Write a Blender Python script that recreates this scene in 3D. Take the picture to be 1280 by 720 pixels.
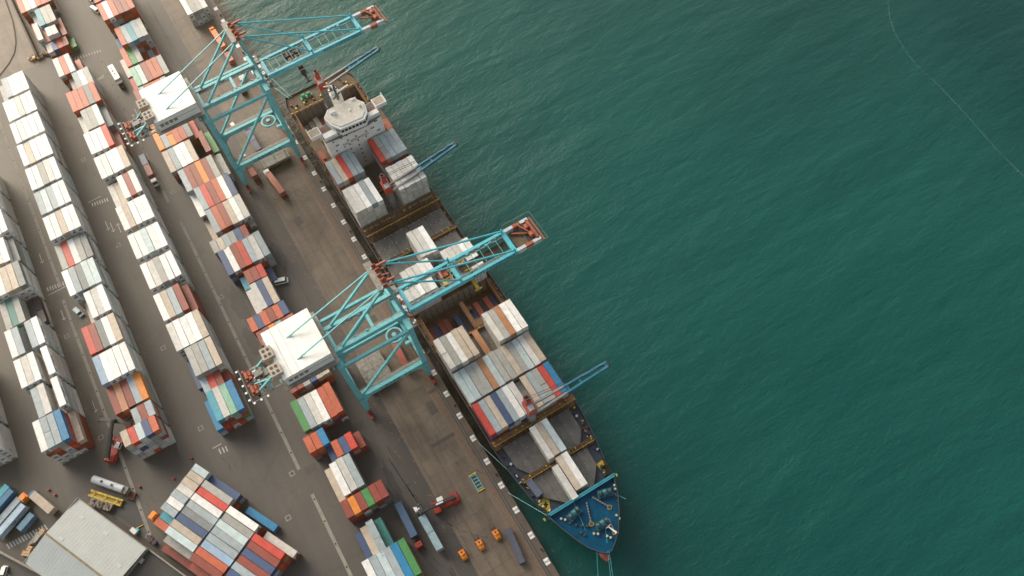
import bpy, math, random
from mathutils import Vector, Matrix
random.seed(7)
SC = bpy.context.scene
for o in list(bpy.data.objects): bpy.data.objects.remove(o)
COL = SC.collection
PI = math.pi

# ------------------------------------------------------------------ camera, sky, sun, exposure
CAM_H = 279.0
R = [[0.5042556, 0.7295102, -0.4621051], [0.8585346, -0.4811216, 0.1773142], [-0.0929763, -0.4861449, -0.8689180]]
cd = bpy.data.cameras.new('camera'); cam = bpy.data.objects.new('camera', cd); COL.objects.link(cam)
cd.sensor_width = 36; cd.lens = 1110.22 / 1280 * 36; cd.clip_start = 1; cd.clip_end = 8000
m = Matrix.Identity(4)
for i in range(3):
    m[i][0] = R[i][0]; m[i][1] = -R[i][1]; m[i][2] = -R[i][2]
m[2][3] = CAM_H
cam.matrix_world = m
SC.camera = cam

SUN_EL, SUN_DIR = math.radians(27), Vector((-0.93, -0.28, 0)).normalized()
w = bpy.data.worlds.new('World'); SC.world = w; w.use_nodes = True
nt = w.node_tree
sky = nt.nodes.new('ShaderNodeTexSky'); sky.sky_type = 'NISHITA'; sky.sun_disc = False
sky.sun_elevation = SUN_EL; sky.sun_rotation = math.atan2(SUN_DIR.x, SUN_DIR.y)
sky.air_density = 1.3; sky.dust_density = 4.0; sky.ozone_density = 0.6
bg = nt.nodes['Background']; bg.inputs[1].default_value = 0.15
hsv = nt.nodes.new('ShaderNodeHueSaturation'); hsv.inputs['Saturation'].default_value = .5   # thin overcast whitens the sky
nt.links.new(sky.outputs[0], hsv.inputs['Color']); nt.links.new(hsv.outputs[0], bg.inputs[0])
sd = bpy.data.lights.new('sun', 'SUN'); sd.energy = 2.3; sd.angle = math.radians(48); sd.color = (1.0, 0.87, 0.69)
sun = bpy.data.objects.new('sun', sd); COL.objects.link(sun)
sv = SUN_DIR * math.cos(SUN_EL) + Vector((0, 0, math.sin(SUN_EL)))
sun.rotation_euler = sv.to_track_quat('Z', 'Y').to_euler()
SC.view_settings.view_transform = 'Standard'; SC.view_settings.look = 'None'
HAZE = .0002
SC.view_settings.exposure = 0.62; SC.view_settings.gamma = 1.0
SC.render.engine = 'CYCLES'
SC.cycles.max_bounces = 5; SC.cycles.diffuse_bounces = 2; SC.cycles.glossy_bounces = 2
SC.cycles.volume_bounces = 0; SC.cycles.use_denoising = True

# ------------------------------------------------------------------ materials
def mat(name, col, rough=0.6, metal=0.0, noise=0.15, scale=0.6, spec=0.5, col2=None, bump=0.0, fine=0.0):
    M = bpy.data.materials.new(name); M.use_nodes = True
    n = M.node_tree.nodes; l = M.node_tree.links; b = n['Principled BSDF']
    b.inputs['Roughness'].default_value = rough; b.inputs['Metallic'].default_value = metal
    b.inputs['Specular IOR Level'].default_value = spec
    tc = n.new('ShaderNodeTexCoord'); nz = n.new('ShaderNodeTexNoise')
    nz.inputs['Scale'].default_value = scale; nz.inputs['Detail'].default_value = 6; nz.inputs['Roughness'].default_value = .65
    l.new(tc.outputs['Object'], nz.inputs['Vector'])
    rp = n.new('ShaderNodeValToRGB'); rp.color_ramp.elements[0].position = .35; rp.color_ramp.elements[1].position = .65
    c2 = col2 or tuple(c * (1 - noise * 2) for c in col)
    rp.color_ramp.elements[0].color = (*c2, 1); rp.color_ramp.elements[1].color = (*col, 1)
    l.new(nz.outputs['Fac'], rp.inputs['Fac']); l.new(rp.outputs['Color'], b.inputs['Base Color'])
    if bump:
        n2 = n.new('ShaderNodeTexNoise'); n2.inputs['Scale'].default_value = fine or scale * 8; n2.inputs['Detail'].default_value = 4
        l.new(tc.outputs['Object'], n2.inputs['Vector'])
        bp = n.new('ShaderNodeBump'); bp.inputs['Strength'].default_value = bump; bp.inputs['Distance'].default_value = .1
        l.new(n2.outputs['Fac'], bp.inputs['Height']); l.new(bp.outputs['Normal'], b.inputs['Normal'])
    return M

def paint(name, attr):
    """weathered container paint: the colour comes from the object (or from a face attribute on the joined mass)"""
    M = bpy.data.materials.new(name); M.use_nodes = True
    n = M.node_tree.nodes; l = M.node_tree.links; b = n['Principled BSDF']
    tc = n.new('ShaderNodeTexCoord'); gm = n.new('ShaderNodeNewGeometry')
    if attr:
        src = n.new('ShaderNodeAttribute'); src.attribute_name = 'Col'; col = src.outputs['Color']
        off = None
    else:
        src = n.new('ShaderNodeObjectInfo'); col = src.outputs['Color']
    # world position drives the dirt so that no two boxes are stained alike
    nz = n.new('ShaderNodeTexNoise'); nz.inputs['Scale'].default_value = .55; nz.inputs['Detail'].default_value = 7; nz.inputs['Roughness'].default_value = .7
    l.new(gm.outputs['Position'], nz.inputs['Vector'])
    hs = n.new('ShaderNodeMapRange'); hs.inputs[1].default_value = .3; hs.inputs[2].default_value = .75; hs.inputs[3].default_value = .70; hs.inputs[4].default_value = 1.08
    l.new(nz.outputs['Fac'], hs.inputs['Value'])
    mul = n.new('ShaderNodeVectorMath'); mul.operation = 'SCALE'; l.new(col, mul.inputs[0]); l.new(hs.outputs[0], mul.inputs['Scale'])
    # rust patches
    n2 = n.new('ShaderNodeTexNoise'); n2.inputs['Scale'].default_value = .35; n2.inputs['Detail'].default_value = 9; n2.inputs['Roughness'].default_value = .75
    l.new(gm.outputs['Position'], n2.inputs['Vector'])
    rr = n.new('ShaderNodeMapRange'); rr.inputs[1].default_value = .62; rr.inputs[2].default_value = .72; rr.inputs[4].default_value = .65
    l.new(n2.outputs['Fac'], rr.inputs['Value'])
    mx = n.new('ShaderNodeMix'); mx.data_type = 'RGBA'; mx.inputs[7].default_value = (.16, .085, .04, 1)
    l.new(rr.outputs[0], mx.inputs[0]); l.new(mul.outputs[0], mx.inputs[6])
    # small grimy specks and scrapes left by lifting gear
    n3 = n.new('ShaderNodeTexNoise'); n3.inputs['Scale'].default_value = 1.7; n3.inputs['Detail'].default_value = 8; n3.inputs['Roughness'].default_value = .8; n3.inputs['Distortion'].default_value = .8
    l.new(gm.outputs['Position'], n3.inputs['Vector'])
    r3 = n.new('ShaderNodeMapRange'); r3.inputs[1].default_value = .64; r3.inputs[2].default_value = .70; r3.inputs[4].default_value = .7
    l.new(n3.outputs['Fac'], r3.inputs['Value'])
    m3 = n.new('ShaderNodeMix'); m3.data_type = 'RGBA'; m3.inputs[7].default_value = (.09, .065, .045, 1); l.new(r3.outputs[0], m3.inputs[0]); l.new(mx.outputs[2], m3.inputs[6])
    l.new(m3.outputs[2], b.inputs['Base Color'])
    b.inputs['Roughness'].default_value = .42
    wv = n.new('ShaderNodeTexNoise'); wv.inputs['Scale'].default_value = 2.2; wv.inputs['Detail'].default_value = 3
    l.new(gm.outputs['Position'], wv.inputs['Vector'])
    bp = n.new('ShaderNodeBump'); bp.inputs['Strength'].default_value = .35; bp.inputs['Distance'].default_value = .12
    l.new(wv.outputs['Fac'], bp.inputs['Height']); l.new(bp.outputs['Normal'], b.inputs['Normal'])
    return M

P_OBJ = paint('container_paint', False); P_ATT = paint('container_paint_mass', True)
M_TEAL = mat('teal_crane_paint', (.14, .48, .52), .45, scale=.7, col2=(.11, .36, .38), bump=.2)
M_TEALB = mat('bright_teal_paint', (.075, .46, .55), .42, noise=.12, scale=.4)
M_RED = mat('red_paint', (.34, .018, .012), .5, noise=.2)
M_ORUST = mat('orange_red_steel', (.38, .085, .04), .6, noise=.25, scale=1.5)
M_WHITE = mat('white_paint', (.78, .78, .74), .4, noise=.06, scale=.3)
M_GREYW = mat('pale_grey_paint', (.50, .54, .56), .45, noise=.08, scale=.3)
M_GREY = mat('grey_steel', (.22, .21, .19), .55, noise=.25, scale=.8)
M_DARK = mat('dark_steel', (.035, .035, .035), .6, noise=.2)
M_BLACK = mat('black_rubber', (.012, .012, .012), .8, noise=.1)
M_BROWN = mat('rusty_brown_steel', (.24, .115, .05), .7, noise=.3, scale=1.2)
M_DKBRN = mat('dark_brown_steel', (.095, .055, .028), .75, noise=.3, scale=.8)
M_YEL = mat('yellow_paint', (.62, .42, .02), .5, noise=.2)
M_ORG = mat('orange_paint', (.80, .24, .02), .45, noise=.1)
M_TANB = mat('tan_fibreglass', (.42, .35, .27), .6, noise=.12)
M_GLASS = mat('dark_glass', (.02, .03, .035), .1, noise=.05)
M_GREEN = mat('green_paint', (.03, .30, .16), .5, noise=.15)
M_HATCH = mat('hatch_cover_grey', (.125, .12, .11), .6, noise=.22, scale=.35, bump=.3)
M_DECK = mat('ship_deck_brown', (.13, .085, .05), .75, noise=.25, scale=.3)
M_DECKB = mat('ship_deck_dark_blue', (.03, .045, .075), .6, noise=.2, scale=.4)
M_FOX = mat('forecastle_blue_deck', (.001, .070, .145), .85, spec=.12, noise=.2, scale=.35)
M_HULL = mat('hull_dark_olive_paint', (.022, .026, .017), .45, noise=.2, scale=.2)
M_BOOT = mat('bulb_red_paint', (.40, .10, .07), .6, noise=.2, scale=.5)
M_CONC = mat('pale_concrete', (.27, .25, .215), .85, noise=.15, scale=.5)
M_MARK = mat('road_paint_white', (.55, .54, .48), .7, noise=.3, scale=2.0)
M_MARKO = mat('road_paint_orange', (.45, .20, .06), .8, noise=.35, scale=2.0)
M_ROOF = mat('warehouse_roof_sheet', (.36, .385, .37), .5, noise=.05, scale=.25)
M_GALV = mat('galvanised_steel', (.25, .235, .20), .5, noise=.25, scale=1.0)

# ------------------------------------------------------------------ mesh helpers
class MB:
    def __init__(s): s.v = []; s.f = []; s.m = []; s.c = []
    def quad(s, pts, m=0, c=None):
        n = len(s.v); s.v += [tuple(p) for p in pts]; s.f.append(tuple(range(n, n + len(pts)))); s.m.append(m); s.c.append(c); return s
    def hexa(s, P8, m=0, c=None):
        n = len(s.v); s.v += [tuple(p) for p in P8]
        for q in ((0, 3, 2, 1), (4, 5, 6, 7), (0, 1, 5, 4), (1, 2, 6, 5), (2, 3, 7, 6), (3, 0, 4, 7)):
            s.f.append(tuple(n + i for i in q)); s.m.append(m); s.c.append(c)
        return s
    def box(s, x0, x1, y0, y1, z0, z1, m=0, c=None):
        return s.hexa([(x0, y0, z0), (x1, y0, z0), (x1, y1, z0), (x0, y1, z0), (x0, y0, z1), (x1, y0, z1), (x1, y1, z1), (x0, y1, z1)], m, c)
    def cbox(s, cx, cy, cz, sx, sy, sz, ang=0, m=0, c=None):
        ca, sa = math.cos(ang), math.sin(ang); P8 = []
        for z in (cz - sz / 2, cz + sz / 2):
            for dx, dy in ((-1, -1), (1, -1), (1, 1), (-1, 1)):
                a, b = dx * sx / 2, dy * sy / 2
                P8.append((cx + a * ca - b * sa, cy + a * sa + b * ca, z))
        return s.hexa(P8, m, c)
    def beam(s, a, b, w, h=None, m=0, c=None, up=(0, 0, 1), w2=None):
        a = Vector(a); b = Vector(b); h = h or w; d = (b - a).normalized(); u = Vector(up)
        if abs(d.dot(u)) > .98: u = Vector((0, 1, 0))
        r = d.cross(u).normalized(); u = r.cross(d).normalized(); P8 = []
        for p, k in ((a, 1.0), (b, (w2 / w) if w2 else 1.0)):
            for i, j in ((-1, -1), (1, -1), (1, 1), (-1, 1)):
                P8.append(p + r * (i * w * k / 2) + u * (j * h * (k if w2 else 1) / 2))
        return s.hexa(P8, m, c)
    def cyl(s, a, b, r, r2=None, n=10, m=0, c=None):
        a = Vector(a); b = Vector(b); r2 = r if r2 is None else r2; d = (b - a).normalized(); u = Vector((0, 0, 1))
        if abs(d.dot(u)) > .98: u = Vector((1, 0, 0))
        x = d.cross(u).normalized(); y = x.cross(d); k = len(s.v)
        for p, q in ((a, r), (b, r2)):
            for i in range(n):
                t = 2 * PI * i / n; s.v.append(tuple(p + x * (q * math.cos(t)) + y * (q * math.sin(t))))
        for i in range(n):
            j = (i + 1) % n; s.f.append((k + i, k + j, k + n + j, k + n + i)); s.m.append(m); s.c.append(c)
        s.f.append(tuple(k + i for i in range(n))[::-1]); s.m.append(m); s.c.append(c)
        s.f.append(tuple(k + n + i for i in range(n))); s.m.append(m); s.c.append(c)
        return s
    def prism(s, poly, z0, z1, m=0, mt=None, c=None):
        n = len(poly); k = len(s.v); s.v += [(x, y, z0) for x, y in poly] + [(x, y, z1) for x, y in poly]
        for i in range(n):
            j = (i + 1) % n; s.f.append((k + i, k + j, k + n + j, k + n + i)); s.m.append(m); s.c.append(c)
        s.f.append(tuple(k + n + i for i in range(n))); s.m.append(m if mt is None else mt); s.c.append(c)
        s.f.append(tuple(k + i for i in range(n))[::-1]); s.m.append(m); s.c.append(c)
        return s
    def mesh(s, name, mats):
        me = bpy.data.meshes.new(name); me.from_pydata(s.v, [], s.f)
        for M in (mats if isinstance(mats, (list, tuple)) else [mats]): me.materials.append(M)
        me.polygons.foreach_set('material_index', s.m)
        if any(c is not None for c in s.c):
            at = me.color_attributes.new('Col', 'FLOAT_COLOR', 'CORNER'); buf = []
            for f, c in zip(s.f, s.c):
                c = c or (.3, .3, .3)
                buf += [c[0], c[1], c[2], 1.0] * len(f)
            at.data.foreach_set('color', buf)
        me.update(); return me
    def build(s, name, mats, parent=None, **kw):
        return link(name, s.mesh(name, mats), parent, **kw)

def link(name, data, parent=None, loc=(0, 0, 0), rz=0, label=None, cat=None, group=None, kind=None):
    o = bpy.data.objects.new(name, data); COL.objects.link(o)
    o.location = loc; o.rotation_euler = (0, 0, rz)
    if parent: o.parent = parent
    if label: o['label'] = label
    if cat: o['category'] = cat
    if group: o['group'] = group
    if kind: o['kind'] = kind
    return o
def thing(name, label, cat, loc=(0, 0, 0), rz=0, group=None):
    return link(name, None, None, loc, rz, label, cat, group)
def copy_tree(o, parent=None):
    c = o.copy(); COL.objects.link(c); c.parent = parent
    for ch in list(o.children): copy_tree(ch, c)
    return c
def text_mesh(s, size, depth=.01):
    cu = bpy.data.curves.new('lettering', 'FONT'); cu.body = s; cu.size = size; cu.extrude = depth
    cu.align_x = 'CENTER'; cu.align_y = 'CENTER'
    t = bpy.data.objects.new('lettering', cu); COL.objects.link(t)
    dg = bpy.context.evaluated_depsgraph_get(); me = bpy.data.meshes.new_from_object(t.evaluated_get(dg))
    bpy.data.objects.remove(t); return me
def lettering(s, size, M, parent, mtx, depth=.02):
    me = text_mesh(s, size, depth); me.materials.clear(); me.materials.append(M); me.transform(mtx)
    return link('lettering', me, parent)

# ------------------------------------------------------------------ ground, quay, water
def ground_mat(name, ca, cb, cc, sc=.03, stain=.25):
    M = bpy.data.materials.new(name); M.use_nodes = True
    n = M.node_tree.nodes; l = M.node_tree.links; b = n['Principled BSDF']
    g = n.new('ShaderNodeNewGeometry')
    a = n.new('ShaderNodeTexNoise'); a.inputs['Scale'].default_value = sc; a.inputs['Detail'].default_value = 9; a.inputs['Roughness'].default_value = .6
    l.new(g.outputs['Position'], a.inputs['Vector'])
    r = n.new('ShaderNodeValToRGB'); e = r.color_ramp.elements; e[0].position = .38; e[0].color = (*ca, 1); e[1].position = .62; e[1].color = (*cb, 1)
    l.new(a.outputs['Fac'], r.inputs['Fac'])
    # long streaks of traffic dirt along the quay direction
    mp = n.new('ShaderNodeMapping'); mp.inputs['Scale'].default_value = (.02, .45, 1)
    l.new(g.outputs['Position'], mp.inputs['Vector'])
    s2 = n.new('ShaderNodeTexNoise'); s2.inputs['Scale'].default_value = 1.0; s2.inputs['Detail'].default_value = 5
    l.new(mp.outputs[0], s2.inputs['Vector'])
    mr = n.new('ShaderNodeMapRange'); mr.inputs[1].default_value = .45; mr.inputs[2].default_value = .7; mr.inputs[4].default_value = stain
    l.new(s2.outputs['Fac'], mr.inputs['Value'])
    mx = n.new('ShaderNodeMix'); mx.data_type = 'RGBA'; l.new(mr.outputs[0], mx.inputs[0]); l.new(r.outputs['Color'], mx.inputs[6]); mx.inputs[7].default_value = (*cc, 1)
    f = n.new('ShaderNodeTexNoise'); f.inputs['Scale'].default_value = 1.6; f.inputs['Detail'].default_value = 8; f.inputs['Roughness'].default_value = .75
    l.new(g.outputs['Position'], f.inputs['Vector'])
    fr = n.new('ShaderNodeMapRange'); fr.inputs[1].default_value = .3; fr.inputs[2].default_value = .7; fr.inputs[3].default_value = .8; fr.inputs[4].default_value = 1.2
    l.new(f.outputs['Fac'], fr.inputs['Value'])
    v = n.new('ShaderNodeVectorMath'); v.operation = 'SCALE'; l.new(mx.outputs[2], v.inputs[0]); l.new(fr.outputs[0], v.inputs['Scale'])
    # sealed crack lines and puddle-dark spots
    vo = n.new('ShaderNodeTexVoronoi'); vo.inputs['Scale'].default_value = .045; vo.feature = 'DISTANCE_TO_EDGE'
    wn = n.new('ShaderNodeTexNoise'); wn.inputs['Scale'].default_value = .3; wn.inputs['Detail'].default_value = 4
    l.new(g.outputs['Position'], wn.inputs['Vector'])
    ad = n.new('ShaderNodeVectorMath'); ad.operation = 'MULTIPLY_ADD'; ad.inputs[1].default_value = (5, 5, 0); l.new(wn.outputs['Color'], ad.inputs[0]); l.new(g.outputs['Position'], ad.inputs[2])
    l.new(ad.outputs[0], vo.inputs['Vector'])
    vr = n.new('ShaderNodeMapRange'); vr.inputs[1].default_value = .0; vr.inputs[2].default_value = .012; vr.inputs[3].default_value = .78; vr.inputs[4].default_value = 1
    l.new(vo.outputs['Distance'], vr.inputs['Value'])
    v2 = n.new('ShaderNodeVectorMath'); v2.operation = 'SCALE'; l.new(v.outputs[0], v2.inputs[0]); l.new(vr.outputs[0], v2.inputs['Scale'])
    l.new(v2.outputs[0], b.inputs['Base Color']); b.inputs['Roughness'].default_value = .58
    b.inputs['Specular IOR Level'].default_value = .5
    return M
M_GND = ground_mat('yard_asphalt', (.052, .046, .040), (.074, .064, .053), (.032, .028, .025))
M_APR = ground_mat('quay_concrete', (.092, .068, .048), (.150, .115, .083), (.062, .038, .023), sc=.09, stain=.55)
M_LANE = ground_mat('dark_asphalt_lane', (.038, .034, .032), (.054, .047, .042), (.075, .05, .03), sc=.05)
M_RUB = ground_mat('brown_rail_ballast', (.12, .092, .07), (.16, .115, .08), (.10, .06, .035), sc=.9, stain=.5)
M_STAIN = ground_mat('oil_stained_asphalt', (.022, .021, .021), (.032, .03, .029), (.02, .018, .016), sc=.2)
M_WET = ground_mat('fresh_dark_asphalt', (.024, .026, .028), (.03, .031, .033), (.02, .02, .022), sc=.2)

X0, X1 = -1500, 900
g_ = MB().prism([(X0, -1500), (X1, -1500), (X1, 17.9), (X0, 17.9)], -9, 0, 0).build('ground', M_GND, kind='structure')
def sheet(name, x0, x1, y0, y1, z, M, parent=None, kind='structure'):
    return MB().box(x0, x1, y0, y1, z - .003, z, 0).build(name, M, parent, kind=kind)
sheet('quay_lane', -700, 300, -7.6, -3.0, .004, M_LANE)
apron = sheet('quay_apron', -700, 300, -3.0, 12.0, .006, M_LANE)
# cast slabs of the apron, each with its own edges
sl = {}
def slab(x0, x1, y0, y1, k):
    key = (round(x1 - x0, 2), round(y1 - y0, 2))
    if key not in sl:
        a, b = key[0] / 2 - .05, key[1] / 2 - .05
        M = bpy.data.materials.get('apron_slab_concrete')
        if not M:
            M = M_APR.copy(); M.name = 'apron_slab_concrete'; n = M.node_tree.nodes; l = M.node_tree.links
            oi = n.new('ShaderNodeObjectInfo'); b_ = n['Principled BSDF']; src = b_.inputs['Base Color'].links[0].from_socket
            mr = n.new('ShaderNodeMapRange'); mr.inputs[3].default_value = .91; mr.inputs[4].default_value = 1.08; l.new(oi.outputs['Random'], mr.inputs['Value'])
            v = n.new('ShaderNodeVectorMath'); v.operation = 'SCALE'; l.new(src, v.inputs[0]); l.new(mr.outputs[0], v.inputs['Scale']); l.new(v.outputs[0], b_.inputs['Base Color'])
        sl[key] = MB().box(-a, a, -b, b, 0, .03).mesh('slab', M)
    link('slab', sl[key], apron, ((x0 + x1) / 2, (y0 + y1) / 2, .008 + .004 * random.random()))
ys = [-3.0, -1.7, 1.6, 5.1, 8.6, 12.0]
nsl = 0
for i in range(56):
    x = -366 + i * 6.0
    for j in range(5):
        if nsl < 290: slab(x, x + 6.0, ys[j], ys[j + 1], 0); nsl += 1
m_ = MB()
for i in range(-50, 60):
    x = -366 + i * 6.0
    if 0 <= i < 58: continue
    for j in range(5): m_.box(x + .06, x + 5.94, ys[j] + .06, ys[j + 1] - .06, .008, .036)
m_.build('far_slabs', M_APR, apron, kind='stuff')
sheet('rail_bed', -700, 300, 12.0, 16.3, .01, M_RUB)
sheet('rail_margin', -700, 300, 15.0, 16.3, .016, M_LANE)
M_COPE = ground_mat('dark_brown_coping', (.072, .052, .04), (.10, .072, .055), (.05, .038, .03), sc=.2)
cope = MB().box(-700, 300, 16.3, 18.3, -1.2, .16).build('quay_coping', M_COPE, kind='structure')
MB().box(-700, 300, 17.9, 18.25, -9, -1.2).build('quay_wall', M_DKBRN, kind='structure')
# crossing tie marks of the ballast strip: worn lashing scars, one mass
m_ = MB()
for i in range(520):
    x = -380 + i * .72
    m_.beam((x, 12.7 + .3 * random.random(), .02), (x + .6, 15.0, .02), .13, .03)
m_.build('rail_ties', mat('tie_rust', (.20, .095, .045), .8, noise=.3, scale=1.0), kind='stuff')
# crane rails
for nm, y in (('crane_rail', -8.4), ('crane_rail', 15.6)):
    r_ = MB().box(-700, 300, y - .06, y + .06, .0, .05).build(nm, M_GALV, kind='structure')
    MB().box(-700, 300, y - .28, y - .1, .002, .014).build('rail_slot', M_BLACK, r_); MB().box(-700, 300, y + .1, y + .28, .002, .014).build('rail_slot', M_BLACK, r_)
# drainage strips with catch pits
def drain(x0, x1, y, w=1.1, pitch=8.4, dy=0.0, gaps=()):
    o = MB().box(x0, x1, y - w / 2, y + w / 2, .0, .012).build('drain_strip', M_CONC, kind='structure')
    x = x0 + 2
    pm = MB().box(-.28, .28, -.28, .28, 0, .02).mesh('drain_grate', M_BLACK)
    while x < x1 - 1:
        link('drain_grate', pm, o, (x, y, .012)); x += pitch
drain(-353, -244.5, -87.9); drain(-238, -178, -88.6); drain(-171, -134, -88.5)
drain(-352, -258, -38.4); drain(-246, -128, -37.4); drain(-118, -40, -37.1)
drain(-420, -40, -2.35, 1.0)
# road markings: hatched crossings, arrows, lane dashes
def marks(name, rects, M=M_MARK):
    m_ = MB()
    for cx, cy, lx, ly, a in rects: m_.cbox(cx, cy, .008, lx, ly, .006, a)
    return m_.build(name, M, kind='structure')
def zebra(xa, ya, xb, yb, n, ln=1.7, wd=.45, ang=0):
    return [(xa + (xb - xa) * i / (n - 1), ya + (yb - ya) * i / (n - 1), ln, wd, ang) for i in range(n)]
marks('crossing_marking', zebra(-360, -52, -357, -37, 13) + zebra(-341, -40.5, -340, -46, 8) + zebra(-246.2, -92.5, -245, -84.5, 9, 1.9) + [(-243.5, -88.6, .3, 9.0, .0)])
marks('crossing_marking', zebra(-275.2, -65.5, -274, -59.5, 7, 1.9) + [(-277.3, -64, .3, 5.5, 0)])
marks('crossing_marking', zebra(-156.2, -131.0, -155.6, -118.2, 14, 2.2, .5, .25))
marks('crossing_marking', [(-148.5, -58.2, 2.2, .4, 0), (-148.3, -57, 2.2, .4, 0), (-148.1, -55.9, 2.2, .4, 0), (-150.8, -58.4, .3, 3.2, 0)])
def arrow(x, y, d=1, l_=4.5):
    return [(x, y, l_, .3, 0), (x + d * l_ / 2, y - .35, 1.2, .28, d * .7), (x + d * l_ / 2, y + .35, 1.2, .28, -d * .7)]
marks('arrow_marking', arrow(-260, -62) + arrow(-257.5, -59.6, -1) + arrow(-262, -63.5) + arrow(-232, -90.6) + arrow(-262, -91) + arrow(-189, -91.2) + arrow(-312, -34.5) + arrow(-309, -36.3, -1))
marks('lane_marking', [(-330 + 17 * i, 2.2, 2.6, .35, 0) for i in range(4)] + [(-352, 1.5, 2, .5, 0), (-349.5, 2.4, 2.2, .5, .1)])
mh_ = MB().box(-.9, .9, -.9, .9, 0, .012, 0).box(-.55, .55, -.55, .55, .012, .02, 1).mesh('manhole_cover', [M_CONC, M_LANE])
for x, y in ((-197, -62), (-160, -61), (-232, -60.5), (-262, -35.2), (-205, -36), (-176, -92.5), (-222, -91.8), (-250, -62.5), (-158, -10.8), (-141, -2.9), (-128, -40), (-115, -47), (-300, -62), (-330, -36)):
    link('manhole_cover', mh_, None, (x, y, .002), 0, kind='structure')
rr = random.Random(21)
pm_ = []
for i in range(40):
    pm_.append((rr.uniform(-340, -60), rr.choice([-62.5, -36, -90, -11, -5, 3, 8]) + rr.uniform(-3, 3), rr.uniform(2.5, 9), rr.uniform(1.2, 3.0), rr.choice([0, 0, 1.57])))
m_ = MB()
for k, (x, y, a, b, an) in enumerate(pm_): m_.cbox(x, y, .009 + .0012 * k if y > -3 else .002 + .0012 * k, a, b, .0008, an)
m_.build('repair_patches', M_LANE, kind='stuff')
def arc(cx, cy, r, t0, t1, w_, z, n=22):
    m_ = MB()
    for i in range(n):
        a, b = t0 + (t1 - t0) * i / n, t0 + (t1 - t0) * (i + .9) / n
        m_.quad([(cx + (r - w_) * math.cos(a), cy + (r - w_) * math.sin(a), z), (cx + (r + w_) * math.cos(a), cy + (r + w_) * math.sin(a), z), (cx + (r + w_) * math.cos(b), cy + (r + w_) * math.sin(b), z), (cx + (r - w_) * math.cos(b), cy + (r - w_) * math.sin(b), z)])
    return m_
def skid():
    M = bpy.data.materials.new('skid_rubber'); M.use_nodes = True; n = M.node_tree.nodes; l = M.node_tree.links; b = n['Principled BSDF']
    b.inputs['Base Color'].default_value = (.02, .019, .018, 1); b.inputs['Roughness'].default_value = .7
    g = n.new('ShaderNodeNewGeometry'); t = n.new('ShaderNodeTexNoise'); t.inputs['Scale'].default_value = .5; t.inputs['Detail'].default_value = 7; l.new(g.outputs['Position'], t.inputs['Vector'])
    mr = n.new('ShaderNodeMapRange'); mr.inputs[1].default_value = .4; mr.inputs[2].default_value = .68; mr.inputs[4].default_value = .55; l.new(t.outputs['Fac'], mr.inputs['Value']); l.new(mr.outputs[0], b.inputs['Alpha']); return M
M_SKID = skid()
for k in range(34):
    if k < 20: cx, cy, r = rr.uniform(-340, -60), rr.choice([-45, 25, -30, 40]) + rr.uniform(-4, 4), rr.uniform(26, 46)
    else: cx, cy, r = rr.uniform(-150, -70), rr.uniform(-90, -20), rr.uniform(8, 22)
    t0 = rr.uniform(1.0, 2.1) * (1 if cy < 10 else -1)
    am = arc(cx, cy, r, t0, t0 + rr.uniform(.3, .7), .16, .046 + .0006 * k)
    am2 = arc(cx, cy, r + 1.9, t0, t0 + .4, .16, .046 + .0006 * k)
    am.build('tyre_marking', M_SKID, kind='structure'); am2.build('tyre_marking', M_SKID, kind='structure')
# faint orange bay corner ticks on both sides of the container rows
o_ = []
for y, x0, x1 in ((-94.2, -300, -172), (-69.2, -352, -160), (-41.8, -345, -150), (-83.5, -300, -200)):
    x = x0
    while x < x1:
        o_ += [(x, y + random.uniform(-.3, .3), random.uniform(.5, 1.2), .22, random.uniform(-.3, .3)), (x + 1.2, y + .5, .9, .16, .9)]; x += 6.9
for i in range(300): o_.append((random.uniform(-330, -45), random.choice([random.uniform(-7.4, -3), random.uniform(-7.4, 14.5), random.gauss(12.5, 1.0)]), random.uniform(.5, 1.8), .14, random.uniform(-.3, 1.4)))
marks('bay_tick_marking', o_, M_MARKO)
def blob(name, cx, cy, rx, ry, M, n=26, z=.009, rag=.25, ang=0):
    pts = []
    for i in range(n):
        t = 2 * PI * i / n; k = 1 + random.uniform(-rag, rag); a, b = rx * k * math.cos(t), ry * k * math.sin(t)
        pts.append((cx + a * math.cos(ang) - b * math.sin(ang), cy + a * math.sin(ang) + b * math.cos(ang)))
    return MB().prism(pts, z - .004, z).build(name, M, kind='structure')
blob('oil_stain', -210, -10.6, 7.5, 2.2, M_STAIN); blob('oil_stain', -198, -31.2, 9, 2.6, M_STAIN)
blob('oil_stain', -104.0, -12.6, 10, 1.3, M_STAIN, z=.012, rag=.4); blob('oil_stain', -181, -33, 7, 2.0, M_STAIN, z=.013)
marks('tyre_marking', [(-114 + i * 2.2, -10.0 + i * .18, 2.6, .55, .08) for i in range(9)] + [(-118 + i * 2.2, -8.6 + i * .05, 2.4, .4, .03) for i in range(11)], M_STAIN)
MB().prism([(-152.5, -91.5), (-149.5, -89.6), (-146.5, -89.2), (-139, -89.2), (-136.8, -90.2), (-140.5, -93.0), (-146, -96), (-149.5, -96.2)], .004, .009).build('asphalt_patch', M_WET, kind='structure')
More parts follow.
